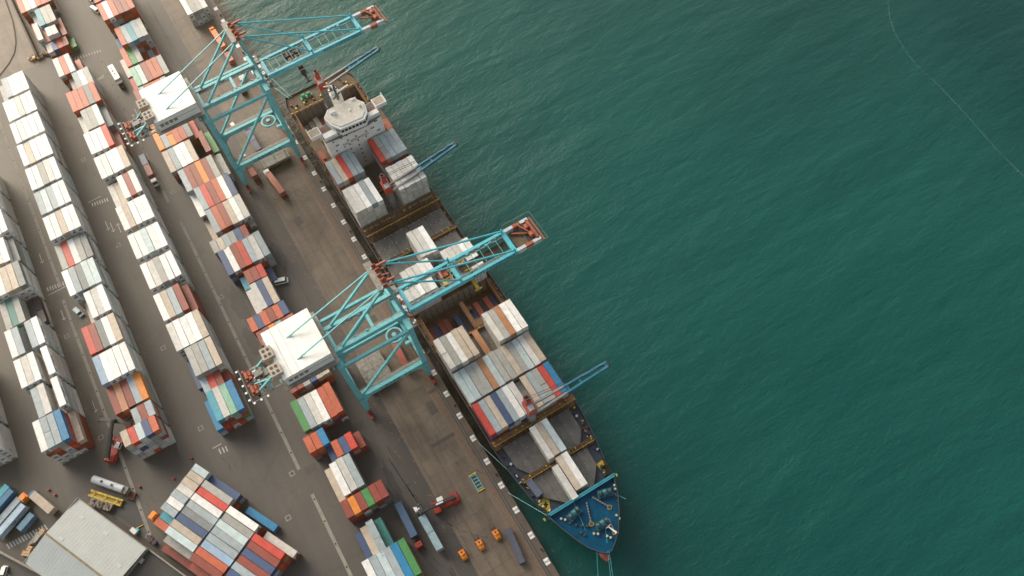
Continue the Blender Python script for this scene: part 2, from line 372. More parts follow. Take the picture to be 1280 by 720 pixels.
# verge with a curved kerb at the top left corner
kp = [(-425, -66), (-411, -66.5), (-402, -66.8), (-393, -68.0), (-386, -69.3), (-380, -71.6), (-375, -75.4), (-369, -82.4), (-363, -95)]
MB().prism(kp + [(-363, -140), (-425, -140)], .0, .13).build('verge', M_APR, kind='structure')
m_ = MB()
for a, b in zip(kp, kp[1:]): m_.beam((a[0], a[1], .1), (b[0], b[1], .1), .5, .2)
m_.build('kerb', M_DKBRN, kind='structure')
MB().prism([(-425, -64.5), (-384, -63.8), (-366, -63.6), (-366.5, -75.0), (-372.5, -77.0), (-379, -70), (-393, -66.6), (-425, -65)], .0, .014).build('pavement', M_APR, kind='structure')

# water with wind ripples; the sea beyond the current line is a touch deeper in colour
def water():
    M = bpy.data.materials.new('sea_water'); M.use_nodes = True
    n = M.node_tree.nodes; l = M.node_tree.links; b = n['Principled BSDF']
    g = n.new('ShaderNodeNewGeometry')
    sep = n.new('ShaderNodeSeparateXYZ'); l.new(g.outputs['Position'], sep.inputs[0])
    # side of the current line (x + y based diagonal in sea coordinates)
    big = n.new('ShaderNodeTexNoise'); big.inputs['Scale'].default_value = .006; big.inputs['Detail'].default_value = 4
    l.new(g.outputs['Position'], big.inputs['Vector'])
    cu = n.new('ShaderNodeFloatCurve'); cu.mapping.use_clip = False
    mrx = n.new('ShaderNodeMapRange'); mrx.inputs[1].default_value = -300; mrx.inputs[2].default_value = 0; l.new(sep.outputs['X'], mrx.inputs['Value'])
    pts = [(-300, 330), (-230, 292), (-183, 262.7), (-167.6, 252.4), (-149.5, 247.3), (-118.5, 244.7), (-88.6, 241.0), (0, 236)]
    c = cu.mapping.curves[0]
    P_ = [((x + 300) / 300, y / 400) for x, y in pts]
    c.points[0].location = P_[0]; c.points[1].location = P_[-1]
    for p in P_[1:-1]: c.points.new(*p)
    cu.mapping.update(); l.new(mrx.outputs[0], cu.inputs['Value'])
    mm = n.new('ShaderNodeMath'); mm.operation = 'MULTIPLY_ADD'; mm.inputs[1].default_value = -400; l.new(cu.outputs[0], mm.inputs[0]); l.new(sep.outputs['Y'], mm.inputs[2])
    edge = n.new('ShaderNodeMapRange'); edge.inputs[1].default_value = -3; edge.inputs[2].default_value = 30; l.new(mm.outputs[0], edge.inputs['Value'])
    base = n.new('ShaderNodeValToRGB'); e = base.color_ramp.elements; e[0].position = .3; e[1].position = .7
    e[0].color = (.0022, .053, .049, 1); e[1].color = (.0055, .076, .067, 1)
    l.new(big.outputs['Fac'], base.inputs['Fac'])
    mx = n.new('ShaderNodeMix'); mx.data_type = 'RGBA'; mx.inputs[7].default_value = (.0008, .046, .045, 1)
    l.new(edge.outputs[0], mx.inputs[0]); l.new(base.outputs['Color'], mx.inputs[6])
    # shade and brown hull reflection painted into the water between quay and hull
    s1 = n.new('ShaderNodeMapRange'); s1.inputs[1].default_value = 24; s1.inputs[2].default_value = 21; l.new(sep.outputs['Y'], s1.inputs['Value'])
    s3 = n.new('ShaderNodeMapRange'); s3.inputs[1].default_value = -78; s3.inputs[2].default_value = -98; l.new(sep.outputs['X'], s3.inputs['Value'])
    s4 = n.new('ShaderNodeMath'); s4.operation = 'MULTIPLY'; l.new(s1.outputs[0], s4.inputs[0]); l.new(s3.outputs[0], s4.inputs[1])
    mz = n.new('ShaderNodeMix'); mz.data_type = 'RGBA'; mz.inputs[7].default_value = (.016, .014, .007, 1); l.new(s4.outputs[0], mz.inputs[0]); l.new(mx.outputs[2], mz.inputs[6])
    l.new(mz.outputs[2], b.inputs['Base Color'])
    b.inputs['IOR'].default_value = 1.33; b.inputs['Specular IOR Level'].default_value = .3
    wr = n.new('ShaderNodeTexNoise'); wr.inputs['Scale'].default_value = .02; wr.inputs['Detail'].default_value = 5; wr.inputs['Distortion'].default_value = 1.2
    mpw = n.new('ShaderNodeMapping'); mpw.inputs['Rotation'].default_value = (0, 0, .5); mpw.inputs['Scale'].default_value = (1, .35, 1)
    l.new(g.outputs['Position'], mpw.inputs['Vector']); l.new(mpw.outputs[0], wr.inputs['Vector'])
    wq = n.new('ShaderNodeMapRange'); wq.inputs[1].default_value = .35; wq.inputs[2].default_value = .65; wq.inputs[3].default_value = .08; wq.inputs[4].default_value = .30
    l.new(wr.outputs['Fac'], wq.inputs['Value']); l.new(wq.outputs[0], b.inputs['Roughness'])
    prev = None
    for sc, dist, st, ang, strc in ((.022, 3.6, .75, .9, 2.6), (.07, 2.0, .6, -.4, 3.0), (.2, .6, .55, -.2, 2.6), (.8, .2, .85, .35, 1.8), (2.0, .13, 1.0, .4, 1.5), (4.5, .06, 1.0, .1, 1.3)):
        mp = n.new('ShaderNodeMapping'); mp.inputs['Rotation'].default_value = (0, 0, ang); mp.inputs['Scale'].default_value = (1, 1 / strc, 1)
        l.new(g.outputs['Position'], mp.inputs['Vector'])
        t = n.new('ShaderNodeTexNoise'); t.inputs['Scale'].default_value = sc; t.inputs['Detail'].default_value = 4; t.inputs['Distortion'].default_value = .15
        l.new(mp.outputs[0], t.inputs['Vector'])
        bp = n.new('ShaderNodeBump'); bp.inputs['Strength'].default_value = st; bp.inputs['Distance'].default_value = dist
        l.new(t.outputs['Fac'], bp.inputs['Height'])
        if prev: l.new(prev.outputs['Normal'], bp.inputs['Normal'])
        prev = bp
    l.new(prev.outputs['Normal'], b.inputs['Normal'])
    return M
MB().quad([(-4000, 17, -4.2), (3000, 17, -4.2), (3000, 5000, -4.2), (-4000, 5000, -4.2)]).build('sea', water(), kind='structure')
def foam():
    M = bpy.data.materials.new('sea_foam'); M.use_nodes = True; n = M.node_tree.nodes; l = M.node_tree.links; b = n['Principled BSDF']
    b.inputs['Base Color'].default_value = (.30, .50, .46, 1); b.inputs['Roughness'].default_value = .6
    g = n.new('ShaderNodeNewGeometry'); t = n.new('ShaderNodeTexNoise'); t.inputs['Scale'].default_value = .35; t.inputs['Detail'].default_value = 8; t.inputs['Roughness'].default_value = .8
    l.new(g.outputs['Position'], t.inputs['Vector'])
    mr = n.new('ShaderNodeMapRange'); mr.inputs[1].default_value = .36; mr.inputs[2].default_value = .7; mr.inputs[4].default_value = .55; l.new(t.outputs['Fac'], mr.inputs['Value'])
    mr.inputs[4].default_value = .2; l.new(mr.outputs[0], b.inputs['Alpha']); return M
fp = [(-230, 292), (-200, 274), (-183, 262.7), (-175, 256.6), (-167.6, 252.4), (-158, 249.2), (-149.5, 247.3), (-136, 246.8), (-118.5, 244.7), (-101.5, 242), (-88.6, 241), (-60, 239.5), (-30, 238)]
m_ = MB()
for (xa, ya), (xb, yb) in zip(fp, fp[1:]):
    n_ = 6
    for i in range(n_):
        pass
    for i in range(n_):
        t0, t1 = i / n_, (i + 1) / n_; A = (xa + (xb - xa) * t0, ya + (yb - ya) * t0); B = (xa + (xb - xa) * t1, ya + (yb - ya) * t1)
        m_.quad([(A[0] - .17, A[1] - .2, -4.19), (B[0] - .17, B[1] - .2, -4.19), (B[0] + .17, B[1] + .2, -4.19), (A[0] + .17, A[1] + .2, -4.19)])
m_.build('foam_line', foam(), kind='stuff')

# numbered white plates painted on the coping, and mooring bollards between them
T10 = ['', '', 'twenty', 'thirty']; O1 = ['first', 'second', 'third', 'fourth', 'fifth', 'sixth', 'seventh', 'eighth', 'ninth', 'tenth', 'eleventh', 'twelfth', 'thirteenth', 'fourteenth', 'fifteenth', 'sixteenth', 'seventeenth', 'eighteenth', 'nineteenth']
ORDP = O1 + ['twentieth'] + ['twenty-' + o for o in O1[:9]] + ['thirtieth'] + ['thirty-' + o for o in O1[:9]]
plate_me = MB().box(-1.05, 1.05, -.8, .8, 0, .02).mesh('quay_plate', M_WHITE)
for i in range(33):
    x = -59.4 - 9.37 * i; num = '0%02d' % (46 - i)
    pl = link('quay_number_plate', plate_me, None, (x, 17.15, .165), 0,
              ('white plate %s, %s numbered plate up the quay edge from the bottom' % (num, ORDP[i + 1])) , 'marker', 'numbered plates along the quay edge')
    if i < 22: lettering(num, 1.05, M_BLACK, pl, Matrix.Translation((0, 0, .03)) @ Matrix.Rotation(-PI / 2, 4, 'Z'))
pl = link('quay_number_plate', plate_me, None, (-50.0, 17.15, .165), 0, 'white plate 047, lowest plate on the quay edge at the bottom of the photo', 'marker', 'numbered plates along the quay edge')
bm_ = MB().cyl((0, 0, 0), (0, 0, .5), .28, .22).cyl((0, 0, .5), (0, 0, .66), .42, .42).mesh('bollard', M_BLACK)
for i in range(13):
    link('bollard', bm_, None, (-63.2 - 28.1 * i, 17.6, .16), 0, 'black iron mooring bollard, %s up the quay edge from the bottom' % ORDP[i], 'bollard', 'mooring bollards along the quay edge')

# ------------------------------------------------------------------ shipping containers
PAL = dict(W=(.80, .79, .76), w=(.60, .58, .54), t=(.50, .42, .33), c=(.50, .60, .60), C=(.05, .30, .38), s=(.34, .40, .42), g=(.36, .36, .33),
           G=(.20, .22, .22), b=(.045, .085, .19), B=(.012, .20, .40), S=(.30, .42, .56), r=(.55, .055, .035), R=(.28, .055, .035), O=(.50, .105, .045),
           o=(.80, .26, .03), n=(.46, .21, .10), e=(.06, .25, .07), E=(.03, .20, .17), m=(.24, .47, .34), k=(.035, .03, .04), y=(.55, .40, .05))
CNAME = dict(W='white', w='off-white', t='tan', c='pale mint', C='teal', s='steel grey', g='light grey', G='dark grey', b='navy blue', B='bright blue',
             S='pale blue', r='bright red', R='brown-red', O='salmon red', o='bright orange', n='rust orange', e='green', E='dark green', m='mint green', k='blackish', y='yellow')
ORD = ['first', 'second', 'third', 'fourth', 'fifth', 'sixth', 'seventh', 'eighth', 'ninth', 'tenth', 'eleventh', 'twelfth', 'thirteenth',
       'fourteenth', 'fifteenth', 'sixteenth', 'seventeenth', 'eighteenth', 'nineteenth', 'twentieth', 'twenty-first', 'twenty-second', 'twenty-third', 'twenty-fourth', 'twenty-fifth', 'twenty-sixth', 'twenty-seventh', 'twenty-eighth']
CW, CHT = 2.33, 2.56
def container_mb(L, mb=None, T=None, c=None, simple=False, end=None):
    """corner-framed steel box: recessed ribbed roof and walls between the rails; T places it (for the joined mass)"""
    m_ = mb or MB(); T = T or Matrix.Identity(4); n0 = len(m_.v)
    w_, h = CW / 2, CHT
    cc = c; dk = tuple(v * .55 for v in c) if c else None
    if simple:
        m_.box(0, L, -w_, w_, 0, h, 0, cc)
    else:
        # core, then posts and rails standing proud of it
        m_.box(.05, L - .05, -w_ + .05, w_ - .05, .05, h - .05, 0, cc)
        for x in (0, L - .16):
            for y in (-w_, w_ - .14): m_.box(x, x + .16, y, y + .14, 0, h, 0, cc)
        for y in (-w_, w_ - .09):
            m_.box(.16, L - .16, y, y + .09, h - .10, h - .004, 0, cc); m_.box(.16, L - .16, y, y + .09, 0, .14, 0, cc)
        for x in (0, L - .1): m_.box(x, x + .1, -w_ + .14, w_ - .14, h - .14, h - .006, 0, cc)
        k = int(L / 1.0)
        for i in range(1, k): m_.box(L * i / k - .12, L * i / k + .12, -w_ + .14, w_ - .14, h - .05, h - .022, 0, cc)
        k = int(L / .8)
        for i in range(1, k):
            for y in (-w_ + .02, w_ - .05): m_.box(L * i / k - .2, L * i / k + .2, y, y + .03, .16, h - .12, 0, cc)
    if mb:
        if end == 'reefer' and not simple: m_.box(L - .04, L + .012, -w_ + .5, w_ - .5, .4, 1.05, 0, (.09, .09, .085))
        if end == 'door' and not simple:
            for y in (-.62, .62): m_.box(L - .04, L + .012, y - .05, y + .05, .1, h - .1, 0, dk)
        for i in range(n0, len(m_.v)): m_.v[i] = tuple(T @ Vector(m_.v[i]))
    return m_
ME_C = {12.19: container_mb(12.19).mesh('shipping_container', P_OBJ), 6.06: container_mb(6.06).mesh('shipping_container', P_OBJ)}
def door_me(L):
    m_ = MB().box(L - .02, L + .02, -.55, .55, .12, CHT - .16)
    for y in (-.28, .28): m_.box(L + .02, L + .06, y - .03, y + .03, .08, CHT - .12)
    return m_.mesh('door', P_OBJ)
ME_D = {L: door_me(L) for L in ME_C}
ME_RF = {}
for L in ME_C:
    ME_RF[L] = MB().box(L - .02, L + .03, -.95, .95, .25, 2.2, 0).box(L + .03, L + .07, -.62, .62, .4, 1.0, 1).cyl((L + .03, .3, 1.6), (L + .08, .3, 1.6), .3, n=8, m=1).mesh('refrigeration_unit', [M_GREYW, M_DARK])

BAYS = []   # (landmark phrase, row phrase, x0, y0, L, h, tokens, startcol, z0, pitch, ang, fill)
def bay(row, x0, y0, L, h, toks, start=0.0, z0=0.0, pitch=2.44, ang=0.0, fill='WwsgROcb', yscale=1.0):
    BAYS.append((row, x0, y0, L, h, toks.split(), start, z0, pitch, ang, fill, yscale))
F40, F20 = 12.19, 6.06
WF = 'WwwWgwcw'; CF = 'RORwgsbORnGr'
rowA = 'leftmost long row'
for i, (x, h, t) in enumerate([(-186.0, 5, 'W s|s s B:wROrB t3:RRt'), (-198.6, 5, '- s w t3 W'), (-212.6, 5, 'W w W t3 W'), (-226.2, 5, 'W s t2 s W'), (-240.8, 4, 'g E g k2 k2|k2'),
        (-254.2, 5, 'w W t t G'), (-268.3, 5, 'W W w W G4'), (-282.2, 5, 'W w W W W'), (-296.2, 5, 'W W t W W'), (-310.2, 5, 'W w W W W')]):
    bay(rowA, x, -107.3 + .012 * (-186 - x) * .5, F40, h, t, fill=WF if i else 'wgwRwsOWw')
bay('row cut by the left edge', -197.2, -132.2, F40, 4, 'w W W w W', fill=WF); bay('row cut by the left edge', -211.3, -132.2, F40, 5, 'w W W w W', fill=WF)
bay('row cut by the left edge', -225.3, -132.2, F40, 5, 'w W W w w', fill=WF)
rowB = 'second long row'
for i, (x, y0, h, t) in enumerate([(-166.0, -82.3, 5, '@ t r c b O'), (-173.5, -82.3, 4, '@ R2 n2 s R s'), (-186.8, -82.3, 4, 'R n R s o'), (-198.2, -82.3, 5, 'S W W W W'),
        (-211.7, -82.3, 5, 'r R G W t'), (-225.6, -82.2, 5, '- t3 W w W'), (-239.2, -81.8, 5, 'W s G c c'), (-254.2, -81.8, 4, 'g r W g G'),
        (-267.7, -81.4, 5, 'W W t W W'), (-281.4, -81.3, 5, 's c s W W'), (-295.3, -81.2, 5, 'W W g w W'), (-309.2, -80.9, 5, 'W t W W W'),
        (-322.9, -80.6, 5, 'W c W W W'), (-336.5, -80.2, 5, 'W W w W W'), (-350.2, -80.0, 5, 'g4 s W W W')]):
    L = F40
    if t[0] == '@': L = F20; t = t[2:]
    bay(rowB, x, y0, L, h, t, fill=('wgwgRswbwOw' if i == 0 else CF) if i < 3 else WF)
rowC = 'third long row'
for i, (x, L, h, t, st) in enumerate([(-165.3, F40, 4, 'B2 C w m B:serB', 0), (-171.3, F20, 4, '- s r R D3', 0), (-183.2, F40, 5, 'b2 g g s t', 0), (-196.0, F40, 5, 'w W W W t', 0), (-210.0, F40, 5, 'W t s R R4:RRRR', 0),
        (-225.2, F40, 5, 'W w g W W', 0), (-240.4, F40, 5, 'W W c W W', 0), (-255.5, F40, 5, 'W t W W W', 0), (-270.0, F40, 5, 'w4 t4 W R W', 0), (-284.4, F40, 5, 'W W W W t', 0),
        (-298.9, F40, 5, 'W W W r R3:RRR', 0), (-312.0, F40, 5, 'w4 g g W G4', 0), (-325.3, F40, 5, 'O O O G O', 0), (-338.4, F40, 4, '- t3 s W g', 0), (-351.4, F40, 4, 'w O c O2', 0)]):
    bay(rowC, x, -55.5, L, h, t.replace('D', 'R'), st, fill=CF if i in (0, 1, 12, 14) else WF)
rowD = 'quayside row'
D = [(-73.6, F40, 3, 'w R b s', .05), (-87.1, F40, 3, 'W s c s B e', .05), (-97.5, F40, 3, 'b1 t2 s|s E2', .6), (-107.4, F20, 3, 'R o R e R R', .9), (-120.8, F40, 3, 't2 W w s|s', .8), (-127.3, F20, 3, 'b2 O b r R2', 2.25),
     (-133.6, F20, 3, 'O O B', .25), (-147.3, F40, 3, 'e s w W O O', .8), (-162.5, F40, 3, 'R R g b t t', 1.6), (-178.8, F20, 3, 'R R o s R O', .8), (-185.6, F20, 3, 'O b O R O b', .5), (-198.3, F40, 3, 'w2 w b t', 2.05),
     (-204.7, F20, 3, 'C2 R R r b1', 2.1), (-218.6, F40, 3, 'b W R r s w s', 1.0), (-224.3, F20, 3, 'g t s g b R', .6), (-239.0, F40, 3, 't1 s O R t W w', 1.05), (-251.5, F40, 3, 'W2 s r R O W b', 1.0),
     (-263.6, F40, 3, 's R R o R g', 1.0), (-276.5, F40, 3, 't s W W t3', .05), (-278.0, F40, 3, 'R e2', 6.5), (-264.6, F40, 2, 't g', 6.4), (-289.7, F40, 3, 'o s O|o O O G r2', 0), (-302.6, F40, 3, 'O s s R O w2', 0), (-315.8, F40, 3, 'R s O O O g', .3),
     (-329.0, F40, 3, 'r1 m c R O O g', .35), (-342.5, F40, 3, 'w1 O e g R1 s1 R1', .3), (-353.0, F40, 4, 'b2 O s C s g', 1.2), (-369.5, F40, 5, 'O W O R R O', 1.4), (-383, F40, 5, 'O R W O R s', 1.4)]
for x, L, h, t, st in D: bay(rowD, x, -31.8, L, h, t, st, fill=CF)
bay('short row at the quay edge', -356.5, 4.6, F40, 3, 'W g g w', fill='gwgw'); bay('short row at the quay edge', -370, 4.6, F40, 3, 'b W g w', fill='gwgw')
rz = 'far corner stacks'
for x, L, h, t, st in [(-405, F40, 3, 'O w W O r R', 0), (-391, F40, 3, 'O1 g2 C g g', .3), (-382.6, F40, 3, '- w O2 - - R2', -.1), (-376.3, F20, 3, 'w w', 2.7), (-369.5, F20, 2, 'w b r R e1', 1.4), (-418, F40, 3, 'R w O W r R', 0)]:
    bay(rz, x, -60.3, L, h, t, st, fill=CF)
BA = math.radians(27.5); bk = 'slanted block'
def bbay(u0, v, L, h, toks):
    # local frame: u along the boxes, v toward the warehouse
    x = -144.9 + u0 * math.cos(BA) + v * math.sin(BA) * 2.47; y = -65.0 + u0 * math.sin(BA) - v * math.cos(BA) * 2.47
    bay(bk, x, y, L, h, toks, 0, 0, -2.47, BA, CF)
bbay(0, 0, F20, 3, 'c t t w s W s C2 O2'); bbay(6.6, 0, F40, 3, 'b2 g r W s G b t c g2 R1'); bbay(19.4, 1.9, F40, 3, 'W g c s s S O R R2'); bbay(22.4, .6, F40, 1, 'B')
bbay(34.0, 1.9, F40, 2, 'w'); bbay(32.4, 2.9, F40, 3, 'r R b R s b O R')
# cargo on the ship
PS = 2.24; SY = .92
def sbay(nm, x0, h, toks, y0=21.35, start=0, L=F40, z0=4.6, fill=WF): bay('ship ' + nm, x0, y0, L, h, toks, start, z0, PS, 0, fill, SY)
sbay('bay below the bridge', -224.9, 5, 's t r s s|s', fill='rsgswR'); sbay('bay below the bridge', -224.9, 5, 'r g|g s s|s s', start=8.1, fill='rsgRwb')
sbay('bay behind the middle deck crane', -209.3, 5, 'w w W s W', fill='w'); sbay('bay behind the middle deck crane', -209.3, 5, 'w w w w W', start=8.1, fill='w')
sbay('hatch behind the open lattice', -180.7, 4, 'w w W', start=5.3, fill='wwg')
sbay('bay under the boom', -167.6, 4, 'w w w W W', start=1.1, L=F20, fill='w'); sbay('bay under the boom', -161.3, 4, 'w w W w W', L=F20, fill='w')
sbay('bay under the boom', -167.3, 4, 'w w w W W', start=8.2, L=F20, fill='w'); sbay('bay under the boom', -160.6, 4, 'w W', start=11.1, L=F20, fill='w')
sbay('bay beside the open hold', -137.4, 4, 'w|w g W t t', fill='wwg'); sbay('bay beside the open hold', -137.4, 4, 'w|w g n W W', start=8.3, fill='w'); sbay('bay beside the open hold', -137.4, 1, 'n', start=6.0)
sbay('full-width bay', -124.6, 3, 'c c g g n c g g t g|g c w t', fill='wwn')
sbay('bay behind the forward deck crane', -111.6, 3, 'r s t b s W w g2 t s g|g r B', fill='wgORbw')
sbay('forward hatch', -95.9, 2, 'w t c', start=5.35, fill='w'); sbay('foremost hatch', -81.1, 2, 'w', start=5.1, fill='w'); sbay('foremost hatch', -83.0, 2, 't W', start=6.2, fill='w')
hold = [(-151.0, 'R b R R - b k r b O k O b')]

EN = []   # every box: dict(center data, top?, colour, row, ...)
rows = {}
for B_ in BAYS: rows.setdefault(B_[0], [])
for bi, (row, x0, y0, L, h, toks, start, z0, pitch, ang, fill, ysc) in enumerate(BAYS):
    rng = random.Random(bi * 13 + 5); tops = []
    heights = []
    for t in toks:
        if t == '-': heights.append(0); continue
        hd = ''.join(ch for ch in t.split(':')[0] if ch.isdigit()); heights.append(int(hd[0]) if hd else h)
    for ci, t in enumerate(toks):
        if t == '-': continue
        lay = t.split(':')[1] if ':' in t else None
        tc = [q[0] for q in t.split(':')[0].split('|')]; hh = heights[ci]
        for k in range(hh):
            last = k == hh - 1
            halves = tc if last else ([lay[k]] if lay and k < len(lay) else [rng.choice(fill)])
            if last and lay: halves = [lay[-1]] if len(tc) == 1 else tc
            for hi, colr in enumerate(halves):
                Lb = F20 if (len(halves) == 2 and L == F40) else L
                off = hi * (F40 - F20) if len(halves) == 2 else 0.0
                ofy = (start + ci + .5) * pitch + rng.uniform(-.03, .03); ofx = off + rng.uniform(-.12, .12) + (rng.uniform(-.12, .12) if last else 0)
                px = x0 + ofx * math.cos(ang) - ofy * math.sin(ang); py = y0 + ofx * math.sin(ang) + ofy * math.cos(ang)
                sc_ = .9 + .2 * rng.random(); cval = tuple(min(.86, v * sc_) for v in PAL[colr])
                e = dict(x=px, y=py, z=z0 + k * 2.6 + .01, L=Lb, ang=ang, ysc=ysc, c=cval, ch=colr, top=last, row=row, bay=bi, ci=ci, half=hi if len(halves) == 2 else None,
                         x0=x0, fz=hh, toks=toks, jitter=rng.uniform(-.012, .012))
                EN.append(e)
                if last: tops.append(e)
    rows[row].append((bi, x0, tops))
for x0, t in hold:
    for ci, ch in enumerate(t.split()):
        if ch == '-': continue
        z = -3.95 if ch in 'kb' else -3.2
        EN.append(dict(x=x0, y=22.9 + (ci + .5) * 2.08, z=z, L=F40, ang=0, ysc=.84, c=PAL[ch], ch=ch, top=False, hold=True, row='ship open hold', bay=-1, ci=ci, half=None, x0=x0, fz=1, toks=[], jitter=0))
# projected picture area of a roof, to pick the 300 that show largest
Rm = Matrix(R)
def proj(p):
    v = Vector(p) - Vector((0, 0, CAM_H)); q = Vector((sum(R[i][0] * v[i] for i in range(3)), sum(R[i][1] * v[i] for i in range(3)), sum(R[i][2] * v[i] for i in range(3))))
    return (640 + 1110.22 * q.x / q.z, 360 + 1110.22 * q.y / q.z)
def clip_area(poly):
    def clip(P_, ax, lim, sgn):
        out = []
        for i in range(len(P_)):
            a, b = P_[i], P_[(i + 1) % len(P_)]; ia = sgn * (a[ax] - lim) >= 0; ib = sgn * (b[ax] - lim) >= 0
            if ia: out.append(a)
            if ia != ib:
                t = (lim - a[ax]) / (b[ax] - a[ax]); out.append((a[0] + (b[0] - a[0]) * t, a[1] + (b[1] - a[1]) * t))
        return out
    for ax, lim, sg in ((0, 0, 1), (0, 1280, -1), (1, 0, 1), (1, 720, -1)):
        if not poly: return 0
        poly = clip(poly, ax, lim, sg)
    return abs(sum(poly[i][0] * poly[(i + 1) % len(poly)][1] - poly[(i + 1) % len(poly)][0] * poly[i][1] for i in range(len(poly)))) / 2 if poly else 0
def in_house(p):   # under a crane's machinery house as the camera sees it
    for poly in (((176, 112), (229, 90), (252, 145), (206, 162)), ((334, 418), (386, 388), (420, 450), (362, 486))):
        s_ = [(poly[(i + 1) % 4][0] - poly[i][0]) * (p[1] - poly[i][1]) - (poly[(i + 1) % 4][1] - poly[i][1]) * (p[0] - poly[i][0]) for i in range(4)]
        if all(v > 0 for v in s_) or all(v < 0 for v in s_): return True
    return False
for e in EN:
    ca, sa = math.cos(e['ang']), math.sin(e['ang']); w_ = CW / 2 * e['ysc']
    def W_(u, v, z): return (e['x'] + u * ca - v * sa, e['y'] + u * sa + v * ca, e['z'] + z)
    e['cen'] = proj(W_(e['L'] / 2, 0, 2.6))
    a = clip_area([proj(W_(u, v, 2.6)) for u, v in ((0, -w_), (e['L'], -w_), (e['L'], w_), (0, w_))])
    if e['top'] and e['half'] is None and not in_house(e['cen']): e['area'] = a
    elif e['top'] and not in_house(e['cen']): e['area'] = a * .9
    else: e['area'] = 0
    if e.get('hold'): e['area'] = 0
tops_ = sorted([e for e in EN if e['area'] > 60], key=lambda e: -e['area'])[:300]
for e in tops_: e['ind'] = True

# phrases that place each stack inside its row
def pos_phrase(row, bi):
    L_ = rows[row]
    order = sorted(L_, key=lambda r: -r[1]); xs = []
    for r in order:
        if not xs or abs(r[1] - xs[-1]) > 3.0: xs.append(r[1])
    x0 = [r[1] for r in L_ if r[0] == bi][0]; k = [i for i, x in enumerate(xs) if abs(x - x0) <= 3.0][0]
    return k, len(xs)
BNAME = {0: 'upper-left file', 1: 'second file', 2: 'third file', 3: 'lower-right file'}
def where(e):
    row = e['row']
    if row.startswith('ship'): return 'in the ' + row
    if row == bk:
        u = (e['x0'] + 144.9) * math.cos(BA) + 0 * 1
        d = (e['x'] + 144.9) * math.cos(BA) + (e['y'] + 65) * math.sin(BA)
        return 'in the %s of the slanted block' % ('short-box file' if d < 4 else 'second file' if d < 16 else 'third file' if d < 28 else 'lower-right file')
    k, n = pos_phrase(row, e['bay'])
    if n == 1: return 'in the ' + row
    if row == rowD: return 'on the %s stack up the quayside row' % ORD[k]
    if row == rz: return 'on the %s stack up the far corner stacks' % ORD[k]
    return 'on the %s stack up the %s' % (ORD[k], row)
groups = {}
for e in tops_: groups.setdefault(where(e), []).append(e)
allg = {}
for e in EN:
    if e['top']: allg.setdefault(where(e), []).append(e)
used = {}
for wkey, lst in groups.items():
    full = allg[wkey]
    def key(e):
        if e['row'] == bk: return ((e['x'] + 144.9) * math.sin(BA) - (e['y'] + 65) * math.cos(BA), e['x'])
        return (e['y'], e['x'])
    full = sorted(full, key=key)
    if full[0]['row'] == bk: side = 'top'
    else: side = 'left'
    for e in lst:
        same = [q for q in full if q['ch'] == e['ch']]
        size = 'short' if e['L'] < 10 else 'long'
        if len(same) == 1: lab = '%s %s container %s' % (CNAME[e['ch']], size, wkey)
        elif len(full) <= 28:
            i = full.index(e)
            lab = '%s container, %s from %s %s' % (CNAME[e['ch']], ORD[i], side, wkey)
        if lab in used: lab = lab.replace(' container', ' container near its %s end' % ('upper' if e['x'] < used[lab] else 'lower'), 1)
        used[lab] = e['x']; e['label'] = lab
ME_LOGO = MB().box(10.1, 11.4, CW / 2 - .02, CW / 2 + .03, .7, 1.9).mesh('logo_panel', mat('pale_cyan_logo', (.12, .45, .50), .5))
ME_MK = text_mesh('MAERSK', 1.3, .02); ME_MK.materials.clear(); ME_MK.materials.append(M_DARK); ME_MK.transform(Matrix.Translation((6.2, CW / 2 + .03, 1.2)) @ Matrix(((-1, 0, 0, 0), (0, 0, 1, 0), (0, 1, 0, 0), (0, 0, 0, 1))))
mass = MB(); n_ind = 0
for e in EN:
    T = Matrix.Translation((e['x'], e['y'], e['z'])) @ Matrix.Rotation(e['ang'] + e['jitter'] * .5, 4, 'Z') @ Matrix.Diagonal((1, e['ysc'], 1, 1))
    reefer = e['ch'] in 'Ww' and e['L'] > 10 and not e['row'].startswith('ship')
    logo = e['ch'] in 'Ww' and e['L'] > 10 and not e['row'].startswith('ship') and random.Random(int(e['x'] * 7 + e['y'] * 13 + e['z'] * 3)).random() < .5
    if e.get('ind'):
        o = link('shipping_container', ME_C[e['L']], None, label=e['label'], cat='container', group='stacked shipping containers')
        o.matrix_world = T; o.color = (*e['c'], 1)
        if logo: link('logo_panel', ME_LOGO, o)
        if logo and e['row'] in (rowA, 'row cut by the left edge') and e['ci'] == 4: link('lettering', ME_MK, o)
        if reefer:
            q = link('refrigeration_unit', ME_RF[e['L']], o)
        else:
            for s_ in (-.58, .58):
                q = link('door', ME_D[e['L']], o, (0, s_, 0)); q.color = (*[v * .9 for v in e['c']], 1)
        n_ind += 1
    else:
        if logo:
            for (xa, xb, za_, zb_) in ((10.1, 11.4, .7, 1.9),):
                k0 = len(mass.v); mass.box(xa, xb, CW / 2 - .02, CW / 2 + .02, za_, zb_, 0, (.10, .42, .46))
                for i in range(k0, len(mass.v)): mass.v[i] = tuple(T @ Vector(mass.v[i]))
        container_mb(e['L'], mass, T, e['c'], simple=False, end='reefer' if reefer else 'door')
mass.build('more_containers', P_ATT, label='the remaining shipping containers, stacked beneath and behind the others', cat='containers', kind='stuff')
print('containers', len(EN), 'individual', n_ind, 'smallest area', tops_[-1]['area'], 'tris', sum(len(f) - 2 for f in mass.f))

# ------------------------------------------------------------------ the ship
ship = thing('container_ship', 'long container ship with white bridge and bright blue forecastle moored along the quay', 'container ship', (-160, 36.3, 0))
def S(name, mb, M, parent=None, **kw):
    o = mb.build(name, M, parent or ship, **kw)
    if (parent or ship) is ship: o.location = (160, -36.3, 0)
    return o
